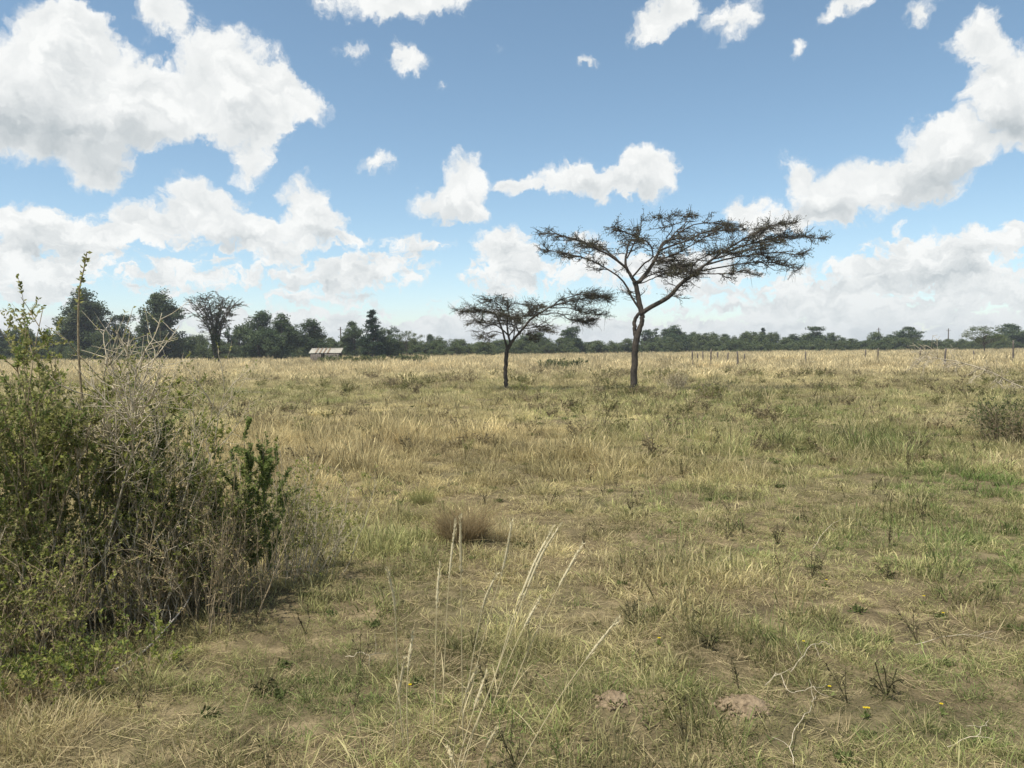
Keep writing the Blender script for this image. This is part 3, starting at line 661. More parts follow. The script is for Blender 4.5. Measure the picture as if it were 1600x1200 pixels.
def tree_mesh(kind, seed):
    """far tree of unit-free metres: returns (trunk mesh, crown mesh, height, width)"""
    rng = np.random.default_rng(seed)
    spec = {  # height, half width, bare trunk fraction, profile, clumps, clump radius, leaf, leaves per clump, material
        'gum': (11.5, 3.6, .10, [(0, .62), (.2, .95), (.45, .92), (.68, .62), (.85, .36), (1, .10)], 300, .68, .30, 70, M_EUC),
        'round': (7.6, 3.0, .06, [(0, .75), (.3, 1), (.6, .95), (.85, .65), (1, .25)], 250, .58, .25, 62, M_DARK),
        'open': (6.6, 2.2, .16, [(0, .45), (.35, .85), (.65, 1), (.85, .8), (1, .35)], 150, .46, .22, 55, M_DARK),
        'spire': (7.8, 1.25, .03, [(0, .85), (.3, 1), (.55, .7), (.75, .42), (.9, .25), (1, .06)], 120, .36, .2, 70, M_CONIFER),
        'lolly': (5.6, .95, .42, [(0, .5), (.35, 1), (.7, .9), (1, .3)], 26, .36, .2, 60, M_DARK),
        'bush': (4.4, 2.9, .0, [(0, .95), (.25, 1), (.55, .9), (.8, .65), (1, .25)], 130, .58, .25, 60, M_OLIVE),
        'flat': (5.2, 2.9, .45, [(0, .35), (.4, .9), (.75, 1), (1, .5)], 60, .42, .17, 46, M_OLIVE),
    }[kind]
    Ht, Wd, bare, prof, nc, cr, lf, npl, mat = spec
    u = rng.random(nc); zf = u; a = rng.random(nc) * 6.283
    rp = np.interp(zf, [p[0] for p in prof], [p[1] for p in prof]) * Wd
    lump = 1 + .34 * np.sin(a * 2 + seed) * np.sin(a * 3 + zf * 7 + seed) + .12 * rng.normal(size=nc)
    rr = rp * lump * (.35 + .65 * rng.random(nc) ** .45); z = Ht * (bare + (1 - bare) * zf) - cr * .5 * zf
    C = np.stack([rr * np.cos(a), rr * np.sin(a), np.maximum(z, .25)], -1)
    if kind in ('round', 'open', 'bush', 'gum'):              # lobed crowns with an uneven outline
        nl = {'round': 13, 'open': 10, 'bush': 11, 'gum': 22}[kind]; lz = np.linspace(.08, .86, nl) + .06 * rng.normal(size=nl); la = rng.random(nl) * 6.283
        lp = np.interp(lz, [p[0] for p in prof], [p[1] for p in prof]) * Wd; lr = (.34 + .24 * rng.random(nl)) * Wd * (.5 + .5 * lp / Wd)
        lc = np.stack([np.cos(la) * np.maximum(lp - lr * .8, 0) * .9, np.sin(la) * np.maximum(lp - lr * .8, 0) * .9, Ht * (bare + (1 - bare) * lz)], -1)
        j = rng.choice(nl, nc, p=lr ** 2 / (lr ** 2).sum()); C = lc[j] + rnd_dir(nc, rng) * (lr[j] * rng.random(nc) ** .33)[:, None] * np.array([1, 1, .9]); C[:, 2] = np.clip(C[:, 2], .2, Ht - cr * .3)
    rad = cr * (.65 + .7 * rng.random(nc)); n = nc * npl; k = np.repeat(np.arange(nc), npl)
    d = rnd_dir(n, rng); pos = C[k] + d * (rad[k] * rng.random(n) ** .4)[:, None] * np.array([1.15, 1.15, .75])
    out = norm(pos - np.array([0, 0, Ht * .45])); V, Fq, T = leaves(pos, norm(rnd_dir(n, rng) + .3 * out), norm(rnd_dir(n, rng) + out * .9 + np.array([0, 0, .5])), lf * (.7 + .6 * rng.random(n)), lf * .62, rng)
    T = np.clip(.5 * T + .62 * np.repeat(rng.random(nc), npl * 4) - .08, 0, 1)
    crown = mesh_data(kind + '_crown', V, [Fq], mat, tint=T)
    tp = np.stack([.12 * rng.normal(size=8).cumsum() * .5, .12 * rng.normal(size=8).cumsum() * .5, np.linspace(-.15, Ht * .82, 8)], -1); tp[0, :2] = 0
    rt = .035 * Ht * (.6 if kind in ('lolly', 'flat') else .8)
    pick = rng.choice(nc, min(nc, 26), replace=False); LB = []
    for i in pick:
        zb = max(.3, C[i, 2] * .62); s = np.array([np.interp(zb, tp[:, 2], tp[:, 0]), np.interp(zb, tp[:, 2], tp[:, 1]), zb]); LB.append(np.linspace(s, C[i], 6))
    LB = np.stack(LB); LB[:, 1:-1] += rng.normal(size=LB[:, 1:-1].shape) * .07
    V, Fq = tubes([(tp, np.linspace(rt, rt * .2, 8)), (LB, taper(len(LB), 6, rt * .35, .02))], 6)
    return mesh_data(kind + '_trunk', V, [Fq], M_BARK_FAR, smooth=True), crown, Ht, Wd * 2
TREES = {k: [tree_mesh(k, 300 + 17 * i + 5 * j) for j in range(c)] for i, (k, c) in enumerate((('gum', 2), ('round', 3), ('open', 3), ('spire', 1), ('lolly', 2), ('bush', 4), ('flat', 2)))}
TN = {'gum': 'gum_tree', 'round': 'round_tree', 'open': 'tree', 'spire': 'cypress_tree', 'lolly': 'young_tree', 'bush': 'bush', 'flat': 'acacia_tree'}
def far_tree(kind, var, px, top, wpx, y, label, group=None, rz=None, cat='tree'):
    tm, cm, Ht, Wd = TREES[kind][var % len(TREES[kind])]
    p = at(px, top, y); g = float(gz(p[0], y)); sz = (p[2] - g) / Ht; sx = wpx * y / F / Wd
    root = empty(TN[kind], (p[0], y, g), RNG.random() * 6.28 if rz is None else rz); root.scale = (sx, sx, sz)
    tag(root, label, cat, group)
    link('trunk', tm, root); link('crown', cm, root)['kind'] = 'stuff'
    return root
far_tree('gum', 0, 130, 450, 92, 118, 'broad dark gum tree right behind the tall leafy shrub wand', rz=.4)
far_tree('gum', 1, 252, 450, 80, 116, 'tall conical gum tree beside the vase shaped thorn tree', rz=1.0)
far_tree('open', 0, 190, 493, 52, 122, 'small pale tree between the two gum trees')
far_tree('round', 0, 402, 486, 74, 112, 'big dark round crowned tree next to the thorn tree', rz=1.3)
far_tree('round', 1, 438, 492, 66, 110, 'dark spreading tree joined to the big round crowned tree', rz=.2)
far_tree('open', 1, 494, 500, 56, 112, 'leafy upright tree directly behind the tin roofed shed', rz=.5)
far_tree('open', 2, 553, 503, 42, 118, 'narrow leafy tree between the shed and the cypress', rz=2.2)
far_tree('spire', 0, 581, 484, 36, 110, 'dark pointed cypress rising above its neighbours')
far_tree('round', 2, 606, 506, 50, 113, 'grey green tree close beside the pointed cypress', rz=2.0)
far_tree('flat', 0, 636, 517, 44, 112, 'low flat topped thorn tree at the end of the tall tree group')
far_tree('lolly', 0, 358, 511, 16, 124, 'thin young tree with small top behind the thorn tree', group='thin young trees behind the thorn tree')
far_tree('lolly', 1, 373, 510, 16, 126, 'thin young tree with small top behind the thorn tree', group='thin young trees behind the thorn tree')
far_tree('open', 1, 897, 511, 44, 150, 'ragged dark tree showing under the smaller acacia crown', rz=1.9)
far_tree('lolly', 1, 1009, 514, 20, 168, 'slender young tree in the row beside the tall acacia trunk', group='slender trees in a row behind the tall acacia')
far_tree('lolly', 0, 1024, 513, 17, 170, 'slender young tree in the row beside the tall acacia trunk', group='slender trees in a row behind the tall acacia')
far_tree('lolly', 1, 1040, 512, 17, 168, 'slender young tree in the row beside the tall acacia trunk', group='slender trees in a row behind the tall acacia')
far_tree('round', 1, 1060, 509, 46, 166, 'tallest round tree in the belt right of the tall acacia', rz=.9)
far_tree('round', 2, 1088, 517, 40, 172, 'rounded tree touching the tallest round tree of the belt', rz=2.9)
far_tree('spire', 0, 1192, 512, 17, 175, 'lone narrow pointed tree standing above the low belt', rz=1)
far_tree('open', 0, 1275, 511, 44, 172, 'open crowned tree rising from the low belt past the pointed tree', rz=.3)
far_tree('open', 2, 1420, 511, 52, 176, 'wide open crowned tree between the two utility poles', rz=1.2)
far_tree('flat', 1, 1541, 509, 66, 104, 'small umbrella shaped acacia with visible trunk before the belt', rz=.6)
far_tree('round', 0, 1592, 506, 66, 170, 'dark round tree at the end of the belt behind the small umbrella acacia', rz=2.4)
def belt():
    rng = np.random.default_rng(55)
    top = [(-120, 520), (60, 520), (280, 522), (330, 527), (470, 524), (530, 526), (660, 536), (700, 528), (760, 536), (830, 527), (900, 531), (960, 542), (1000, 534), (1060, 524), (1110, 521), (1180, 523), (1250, 528), (1310, 523), (1400, 527), (1500, 529), (1560, 524), (1720, 520)]
    x = -130.0; i = 0
    while x < 1730:
        y = float(np.interp(x, [200, 700, 1000, 1600], [124, 140, 168, 178])) + rng.normal() * 4
        t = float(np.interp(x, [q[0] for q in top], [q[1] for q in top])) + rng.normal() * 3.5
        big = rng.random() < .22
        far_tree('round' if big else 'bush', int(rng.integers(0, 4)), x, t - (3 if big and x < 900 else 0), 28 + 22 * rng.random(), y,
                 'dark rounded tree in the continuous belt beyond the field' if big else 'low dull green bush in the continuous belt beyond the field',
                 'round trees in the far belt' if big else 'bushes in the far belt', cat='tree' if big else 'bush')
        x += 11 + 8 * rng.random(); i += 1
    x = -130.0
    while x < 1730:                                  # front row, lower, breaking the foot of the belt
        y = float(np.interp(x, [200, 700, 1000, 1600], [114, 130, 158, 166])) + rng.normal() * 3
        yh = 549 - .0088 * (x - 200)
        far_tree('bush', int(rng.integers(0, 4)), x, yh - 4 - 8 * rng.random(), 26 + 22 * rng.random(), y, 'short scrubby bush at the foot of the far belt', 'short bushes along the foot of the belt', cat='bush')
        x += 15 + 14 * rng.random()
belt()
for px, top, y in ((532, 511, 150), (1373, 512, 190), (1482, 513, 195)):
    p = at(px, top, y); g = float(gz(p[0], y)); h = p[2] - g
    r = empty('utility_pole', (p[0], y, g))
    tag(r, {532: 'thin dark pole standing behind the tin roofed shed', 1373: 'thin utility pole beside the wide open crowned tree', 1482: 'thin utility pole beside the small umbrella acacia'}[px], 'pole')
    V, Fq = tubes([(np.array([[0, 0, -.2], [.01, 0, h * .5], [0, 0, h]]), np.array([.16, .14, .11]))], 8); link('pole', mesh_data('pole', V, [Fq], M_POST, smooth=True), r)
    V, Fq = tubes([(np.array([[-.55, 0, h - .5], [0, .02, h - .5], [.55, 0, h - .5]]), np.array([.05, .05, .05]))], 6); link('crossarm', mesh_data('crossarm', V, [Fq], M_POST), r)

# ------------------------------------------------------------------ shed
def box(x0, x1, y0, y1, z0, z1):
    V = np.array([(x, y, z) for x in (x0, x1) for y in (y0, y1) for z in (z0, z1)], float)
    return V, np.array([(0, 1, 3, 2), (4, 6, 7, 5), (0, 4, 5, 1), (2, 3, 7, 6), (0, 2, 6, 4), (1, 5, 7, 3)])
def shed():
    rng = np.random.default_rng(5); y = 84.0; b = at(510, 570, y); g = float(gz(b[0], y)); r = empty('shed', (b[0], y, g), .04)
    tag(r, 'low timber shed with bright rust striped corrugated roof', 'shed')
    w = 3.4; ze = 1.32; zr = 1.86; dp = 1.7
    tin = mat_bark('roof_tin', (.28, .26, .21), (.42, .39, .32), 3, .1, 1, .7); rust = mat_bark('rusty_tin', (.16, .11, .07), (.28, .21, .14), 5, .1, 1, .8)
    n = 8; sw = w / n
    for i in range(n):
        k = 9; xs = np.linspace(0, sw * 1.04, k); zz = .018 * np.sin(np.linspace(0, 4 * np.pi, k))
        x0 = -w / 2 + i * sw; lift = .012 * (i % 2)
        V = []
        for th in (0, .01):
            for (yy, z) in ((-dp / 2, ze), (dp / 2, zr)):
                V += [(x0 + xs[j], yy + rng.normal() * .004, z + zz[j] + lift + th) for j in range(k)]
        V = np.array(V); Fq = []
        for j in range(k - 1):
            Fq += [(j, k + j, k + j + 1, j + 1), (2 * k + j, 2 * k + j + 1, 3 * k + j + 1, 3 * k + j), (j, j + 1, 2 * k + j + 1, 2 * k + j), (k + j, 3 * k + j, 3 * k + j + 1, k + j + 1)]
        link('roof_sheet', mesh_data('roof_sheet', V, [np.array(Fq)], rust if i in (1, 3, 4) and False else tin), r)
        if i in (1, 2, 3, 4):
            V2 = np.array([(x0 + sw * .55, -dp / 2 - .01, ze + .035 + lift), (x0 + sw * .95, -dp / 2 - .01, ze + .035 + lift), (x0 + sw * .95, dp / 2, zr + .035 + lift), (x0 + sw * .55, dp / 2, zr + .035 + lift)])
            V2 = np.concatenate([V2, V2 + [0, 0, .01]]); link('rust_strip', mesh_data('rust_strip', V2, [np.array([(0, 3, 2, 1), (4, 5, 6, 7), (0, 1, 5, 4), (2, 3, 7, 6), (1, 2, 6, 5), (0, 4, 7, 3)])], rust), r)
    for sx in (-1.5, -.5, .5, 1.5):
        for sy in (-.75, .75):
            V, Fq = tubes([(np.array([[sx, sy, -.1], [sx + .01, sy, .7], [sx, sy, (ze if sy < 0 else zr) - .05]]), np.array([.06, .055, .05]))], 7); link('post', mesh_data('post', V, [Fq], M_POST, smooth=True), r)
    for i in range(16):
        x0 = -1.5 + i * 3.0 / 16; V, Fq = box(x0 + .008, x0 + .18, .78, .80, 0, 1.6 + .05 * rng.random()); link('plank', mesh_data('plank', V, [Fq], M_POST), r)
    for i in range(16):
        if i in (6, 7): continue
        x0 = -1.5 + i * 3.0 / 16; V, Fq = box(x0 + .008, x0 + .18, -.83, -.81, 0, 1.22 + .05 * rng.random()); link('plank', mesh_data('plank', V, [Fq], M_POST), r)
shed()

# ------------------------------------------------------------------ fence posts
def fence():
    rng = np.random.default_rng(8)
    for i, (px, top, y) in enumerate(((1083, 548, 60), (1090, 552, 66), (1099, 549, 64), (1110, 545, 60), (1121, 550, 70), (1137, 551, 66), (1153, 549, 58), (1163, 553, 72), (1259, 549, 66), (1352, 547, 68), (1372, 544, 62), (1437, 543, 70), (1476, 544, 56), (1523, 548, 66), (1584, 532, 54))):
        p = at(px, top, y); g = float(gz(p[0], y)); h = p[2] - g; ln = rng.normal(size=2) * .05
        P = np.array([[0, 0, -.25], [ln[0] * .4, ln[1] * .4, h * .45], [ln[0], ln[1], h]]); P = catmull(P, 3)
        rr = .06 + .025 * rng.random(); V, Fq = tubes([(P, np.linspace(rr, rr * .75, len(P)))], 7)
        k = len(V); V = np.vstack([V, P[-1] + [0, 0, .02]]); cap = np.array([(k - 7 + j, k - 7 + (j + 1) % 7, k) for j in range(7)])
        me = mesh_data('fence_post', V, [Fq, cap], M_POST)
        o = link('fence_post', me, loc=(p[0], y, g)); tag(o, {1584: 'tallest weathered fence post near the small umbrella acacia', 1259: 'lone fence post in golden grass far from the other posts', 1476: 'stout fence post under the thin pole by the umbrella acacia'}.get(px, 'weathered wooden fence post in a loose row in golden grass'), 'fence post', 'fence posts along the far side of the field')
fence()
#TREESONLY

# ------------------------------------------------------------------ shrubs
def shrub(name, base_px, label, seed, h, n_stem, base_r, lean, wob, n2, l2, a2, n3, l3, r_stem, bark, leaf_sets, group=None, bias=(0, 0), up=.06, cat='shrub', t2=.15, loc=None):
    """leaf_sets: list of (count, length, width, material, level, tmin)"""
    rng = np.random.default_rng(seed); b = ground_at(*base_px) if loc is None else np.asarray(loc, float); g = float(gz(b[0], b[1])); root = empty(name, (b[0], b[1], g)); tag(root, label, cat, group)
    a = rng.random(n_stem) * 6.283; r = base_r * np.sqrt(rng.random(n_stem)); st = np.stack([r * np.cos(a), r * np.sin(a), np.zeros(n_stem)], -1)
    st[:, 2] = gz(b[0] + st[:, 0], b[1] + st[:, 1]) - g - .02
    d = np.stack([np.cos(a) * lean * rng.random(n_stem) + bias[0], np.sin(a) * lean * rng.random(n_stem) + bias[1], np.ones(n_stem)], -1)
    P1 = grow(st, d, h * (.62 + .45 * rng.random(n_stem)), 9, wob, up, rng)
    lv = [P1]; gr = [(P1, taper(n_stem, 10, r_stem * (.7 + .5 * rng.random(n_stem)), r_stem * .35))]
    if n2:
        pos, dr, k, t = spawn(P1, n2, t2, 1, a2, rng); P2 = grow(pos, dr + np.array([0, 0, .15]), l2 * (.4 + .9 * rng.random(n2)) * (1.15 - .5 * t), 6, wob * 1.1, up * .6, rng)
        gr.append((P2, taper(n2, 7, r_stem * .48, r_stem * .22))); lv.append(P2)
    if n3:
        pos, dr, k, t = spawn(P2, n3, .1, 1, .85, rng); P3 = grow(pos, dr, l3 * (.4 + .9 * rng.random(n3)), 3, wob * 1.2, .02, rng)
        gr.append((P3, taper(n3, 4, r_stem * .24, r_stem * .12))); lv.append(P3)
    for P, _ in gr: P[:, :, 2] = np.maximum(P[:, :, 2], -.03)
    V, Fq = tubes(gr, 4); o = link('branches', mesh_data('branches', V, [Fq], bark, smooth=True), root)
    for (n, L, Wd, mat, lev, tmin) in leaf_sets:
        P = lv[min(lev, len(lv) - 1)]
        # leaves come in runs: some twigs are bare
        w = rng.random(len(P)); P = P[w > .25]
        pos, dr, k, t = spawn(P, n, tmin, 1.02, 1.0, rng); dr = norm(dr + .25 * rnd_dir(n, rng) + np.array([0, 0, .25]))
        V, Fq, T = leaves(pos, dr, rnd_dir(n, rng, 1.0), L * (.6 + .8 * rng.random(n)), Wd * (.7 + .6 * rng.random(n)), rng, .18)
        link('foliage', mesh_data('foliage', V, [Fq], mat, tint=T), root)['kind'] = 'stuff'
    return root
shrub('leafy_shrub', (35, 985), 'tall open shrub with dull olive sprays beside the leafless grey shrub', 401, 2.0, 16, .30, .26, .07, 170, .4, .6, 600, .17, 0.0062, M_TWIG_BROWN,
      [(11339, 0.0228, 0.0129, M_DULL, 2, .1), (3944, 0.0243, 0.0137, M_GREEN, 1, .2)])
B = shrub('bare_shrub', (138, 968), 'leafless grey shrub with a thick stem and fanned bleached twigs', 402, 1.68, 7, .07, .26, .08, 90, .5, .7, 520, .18, 0.0094, M_TWIG_GREY,
      [(1232, 0.0198, 0.0114, M_DULL, 2, .2)], t2=.52, bias=(.06, 0))
shrub('bare_shrub', (215, 962), 'second leafless shrub of pale twigs slanting towards open field', 420, 1.60, 10, .14, .3, .09, 90, .42, .65, 440, .17, 0.0055, M_TWIG_GREY,
      [(1725, 0.0198, 0.0114, M_DULL, 2, .2)], t2=.4, bias=(.16, .05))
def wand():
    rng = np.random.default_rng(77); y = 4.95; o = np.array(B.location)
    P = catmull([at(138, 700, y) - o, at(126, 600, y) - o, at(122, 520, y) - o, at(124, 455, y) - o, at(131, 420, y) - o, at(136, 393, y) - o], 5)
    P[0] = (0.0, 0.0, .1)
    V, Fq = tubes([(P, np.linspace(.009, .003, len(P)))], 5); w = link('wand', mesh_data('wand', V, [Fq], M_TWIG_BROWN, smooth=True), B)
    pos, dr, k, t = spawn(P[None], 46, .5, 1.0, 1.0, rng); V, Fq, T = leaves(pos, dr, rnd_dir(46, rng, .6), .034, .02, rng, .15)
    link('foliage', mesh_data('foliage', V, [Fq], M_DULL, tint=T), w)
wand()
shrub('green_shrub', (205, 950), 'upright shrub with dense bright green stems behind the grey twigs', 403, 1.42, 12, .14, .14, .06, 80, .3, .5, 160, .14, 0.0055, M_TWIG_BROWN,
      [(7395, 0.0258, 0.0137, M_GREEN, 1, .05), (3697, 0.0228, 0.0122, M_GREEN, 2, .1), (1725, 0.0243, 0.0129, M_GREEN, 0, .35)])
shrub('yellow_green_shrub', (250, 955), 'rounded shrub speckled with yellow green leaves in the thicket', 404, 1.36, 26, .34, .28, .08, 190, .3, .55, 480, .14, 0.0047, M_TWIG_BROWN,
      [(6409, 0.0213, 0.0122, M_YELLOW, 2, .2), (5423, 0.0198, 0.0106, M_DULL, 2, .1), (1725, 0.0228, 0.0122, M_GREEN, 1, .4)])
shrub('dry_thicket', (300, 968), 'dense dry brown twig thicket at the foot of the leafy shrubs', 405, .74, 60, .46, .34, .09, 300, .28, .6, 600, .13, 0.0043, M_TWIG_BROWN,
      [(2827, 0.0167, 0.0091, M_DRYLEAF, 2, .1), (1725, 0.0167, 0.0091, M_DULL, 2, .3)])
shrub('dry_thicket', (160, 985), 'tangled grey brown dead brush under the leafless shrub', 406, .66, 36, .42, .36, .10, 200, .3, .65, 450, .14, 0.0047, M_TWIG_GREY,
      [(1696, 0.0182, 0.0099, M_DRYLEAF, 2, .1), (3204, 0.0198, 0.0106, M_DULL, 2, .2), (1232, 0.0228, 0.0129, M_YELLOW, 2, .4)])
shrub('green_shrub', (392, 935), 'slender cluster of green leafy spires at the thicket edge over grass', 407, 1.15, 9, .13, .16, .05, 60, .22, .5, 110, .1, 0.0047, M_TWIG_BROWN,
      [(6162, 0.0243, 0.0129, M_GREEN, 1, .05), (2218, 0.0213, 0.0114, M_GREEN, 2, .1), (1725, 0.0228, 0.0122, M_GREEN, 0, .4)], bias=(.03, 0))
shrub('green_shrub', (335, 945), 'darker green leafy stems between thicket twigs and leafy spires', 408, 1.05, 8, .16, .2, .07, 60, .25, .5, 120, .12, 0.0047, M_TWIG_BROWN,
      [(3944, 0.0228, 0.0122, M_GREEN, 1, .1), (2218, 0.0198, 0.0114, M_DULL, 2, .1)])
shrub('dry_thicket', (462, 905), 'low straw coloured stemmy bush trailing off the thicket into grass', 409, .72, 46, .34, .42, .10, 260, .26, .6, 420, .13, 0.0033, M_TWIG_GREY,
      [(3451, 0.0198, 0.0091, M_DULL, 2, .1), (1725, 0.0213, 0.0099, M_YELLOW, 2, .2), (1319, 0.0167, 0.0076, M_DRYLEAF, 2, 0)], bias=(.16, 0))
shrub('leafy_shrub', (-40, 1020), 'dense mid height shrub with mixed olive and green leaves', 410, 1.55, 18, .30, .28, .08, 170, .36, .6, 460, .15, 0.0055, M_TWIG_BROWN,
      [(8381, 0.0228, 0.0129, M_DULL, 2, .1), (3697, 0.0258, 0.0144, M_GREEN, 1, .3), (1725, 0.0243, 0.0137, M_YELLOW, 2, .4)])
shrub('dry_thicket', (30, 1050), 'brown twig tangle threaded with olive leaves beside the yellow sprigs', 411, .70, 30, .34, .36, .10, 180, .3, .65, 420, .14, 0.0043, M_TWIG_BROWN,
      [(3697, 0.0198, 0.0106, M_DULL, 2, .1), (1725, 0.0228, 0.0129, M_YELLOW, 2, .3), (1319, 0.0167, 0.0091, M_DRYLEAF, 2, .1)])
shrub('low_sprig_plant', (150, 1062), 'low plant with bright yellow green leaflets by the bleached stick', 412, .30, 30, .30, .65, .16, 120, .16, .7, 0, 0, 0.0030, M_TWIG_BROWN,
      [(1219, 0.0243, 0.0115, M_YELLOW, 1, .2), (677, 0.0219, 0.0103, M_GREEN, 1, .3)], cat='plant')
shrub('low_sprig_plant', (60, 1085), 'low leafy plant half buried in dry grass below the brown tangle', 413, .24, 24, .26, .65, .16, 90, .15, .7, 0, 0, 0.0028, M_TWIG_BROWN,
      [(813, 0.0219, 0.0103, M_YELLOW, 1, .2), (677, 0.0206, 0.0098, M_GREEN, 1, .3), (310, 0.0182, 0.0085, M_DRYLEAF, 1, .1)], cat='plant')
shrub('yellow_green_shrub', (95, 975), 'tall loose shrub of yellow green sprays in front of the leafless shrub', 440, 1.60, 15, .24, .26, .09, 150, .34, .6, 420, .14, .0046, M_TWIG_BROWN,
      [(3600, .023, .013, M_YELLOW, 2, .15), (3000, .023, .013, M_DULL, 2, .1), (1500, .024, .013, M_YELLOW, 1, .4)])
shrub('yellow_green_shrub', (315, 950), 'waist high yellow green shrub over the dense dry twig thicket', 441, 1.15, 20, .26, .28, .10, 170, .26, .6, 380, .12, .0042, M_TWIG_BROWN,
      [(3200, .022, .012, M_YELLOW, 2, .15), (2600, .022, .012, M_DULL, 2, .1), (900, .023, .012, M_GREEN, 1, .4)])
shrub('green_shrub', (0, 975), 'bright green leafy shrub beside the tall open olive shrub', 442, 1.5, 14, .22, .24, .08, 130, .32, .55, 320, .13, .005, M_TWIG_BROWN,
      [(3400, .025, .014, M_GREEN, 2, .1), (1800, .025, .014, M_GREEN, 1, .3), (900, .024, .013, M_YELLOW, 2, .4)])
shrub('stemmy_weed', (430, 900), 'thin upright tan stems with sparse leaves past the green spires', 443, .92, 26, .24, .22, .06, 90, .2, .45, 160, .1, .0034, M_TWIG_GREY,
      [(1300, .022, .010, M_DULL, 2, .1), (700, .022, .011, M_YELLOW, 1, .3)], cat='weed')
shrub('dark_bush', (1578, 690), 'dark rounded bush among pale stalks near the dead leaning branch', 414, .74, 70, .46, .5, .12, 460, .32, .8, 900, .14, .006, M_TWIG_BROWN,
      [(3400, .036, .02, M_OLIVE, 2, .1), (1500, .035, .02, M_DULL, 2, .2)])
shrub('dark_bush', (1112, 624), 'small dark bush in open grass beyond the tall acacia', 415, .40, 50, .40, .7, .15, 220, .3, .8, 300, .14, .008, M_TWIG_BROWN,
      [(1800, .05, .03, M_DULL, 2, .1)])
shrub('dark_bush', (815, 613), 'little dark bush just beside the thin trunk of the smaller acacia', 416, .30, 34, .26, .7, .15, 150, .25, .8, 200, .12, .008, M_TWIG_BROWN,
      [(1300, .05, .03, M_DULL, 2, .1)])
shrub('pale_bush', (1056, 606), 'pale dry twiggy bush near the trunk of the tall acacia', 417, .55, 50, .42, .7, .12, 240, .35, .7, 420, .2, .007, M_TWIG_GREY,
      [(900, .045, .024, M_DRYLEAF, 2, .1), (500, .045, .025, M_DULL, 2, .1)])
shrub('low_brush', (880, 571), 'low olive mound of brush in the golden grass between the acacias', 418, .75, 90, 1.6, .5, .12, 260, .4, .8, 400, .25, .012, M_TWIG_BROWN,
      [(3200, .10, .06, M_OLIVE, 2, .1), (1500, .09, .05, M_DULL, 1, .1)], loc=(at(880, 571, 56)[0], 56, 0))
for k, (px, yy, lb) in enumerate(((522, 79, 'low olive brush growing against the front of the shed'), (575, 80, 'low olive brush spreading beside the shed below the cypress'), (640, 82, 'low olive brush patch farthest from the shed in golden grass'))):
    shrub('low_brush', (px, 565), lb, 430 + k, .85, 80, 1.7, .5, .12, 200, .45, .8, 300, .25, .014, M_TWIG_BROWN, [(2600, .14, .08, M_OLIVE, 2, .1), (1200, .12, .07, M_DULL, 1, .1)], loc=(at(px, 565, yy)[0], yy, 0))

def dead_limb():
    rng = np.random.default_rng(91); y = 27.0; b = at(1625, 622, y); g = float(gz(b[0], y)); o = np.array((b[0], y, g)); r = empty('dead_branch', o)
    tag(r, 'bleached dead thorn branch leaning over grass behind the dark bush', 'branch')
    P = catmull([(0, 0, -.05), at(1580, 598, y) - o, at(1545, 582, y) - o + [0, -.2, 0], at(1500, 566, y) - o, at(1465, 560, y) - o, at(1440, 557, y) - o], 4)
    pos, dr, k, t = spawn(P[None], 60, .02, 1, .9, rng); P2 = grow(pos, dr, .3 + .7 * rng.random(60), 5, .2, -.04, rng)
    pos, dr, k, t = spawn(P2, 300, .1, 1, .8, rng); P3 = grow(pos, dr, .1 + .25 * rng.random(300), 3, .2, -.02, rng)
    V, Fq = tubes([(P, np.linspace(.028, .010, len(P)))], 7); link('limb', mesh_data('limb', V, [Fq], M_TWIG_GREY, smooth=True), r)
    V, Fq = tubes([(P2, taper(60, 6, .010, .006)), (P3, taper(300, 4, .006, .004))], 4); link('twigs', mesh_data('twigs', V, [Fq], M_TWIG_GREY), r)['kind'] = 'stuff'
dead_limb()
def stick():
    rng = np.random.default_rng(92); a = ground_at(180, 1052); a[2] = gz(a[0], a[1]) + .012
    o = a.copy(); pts = [a - o, at(212, 1028, 4.22) - o, at(245, 998, 4.36) - o, at(265, 975, 4.5) - o, at(288, 948, 4.66) - o, at(300, 925, 4.75) - o]
    P = catmull(pts, 4); r = empty('dead_stick', o); tag(r, 'bleached bare stick propped against the dry brown thicket', 'stick')
    V, Fq = tubes([(P, np.linspace(.007, .0035, len(P)))], 6); link('shaft', mesh_data('shaft', V, [Fq], M_DEADWOOD, smooth=True), r)
    for t, px, py, y in ((.45, 222, 960, 4.5), (.62, 262, 945, 4.6)):
        i = int(t * (len(P) - 1)); Q = catmull([P[i], P[i] * .6 + (at(px, py, y) - o) * .4 + [.01, 0, 0], at(px, py, y) - o], 4)
        V, Fq = tubes([(Q, np.linspace(.0035, .0015, len(Q)))], 5); link('side_twig', mesh_data('side_twig', V, [Fq], M_DEADWOOD), r)
stick()

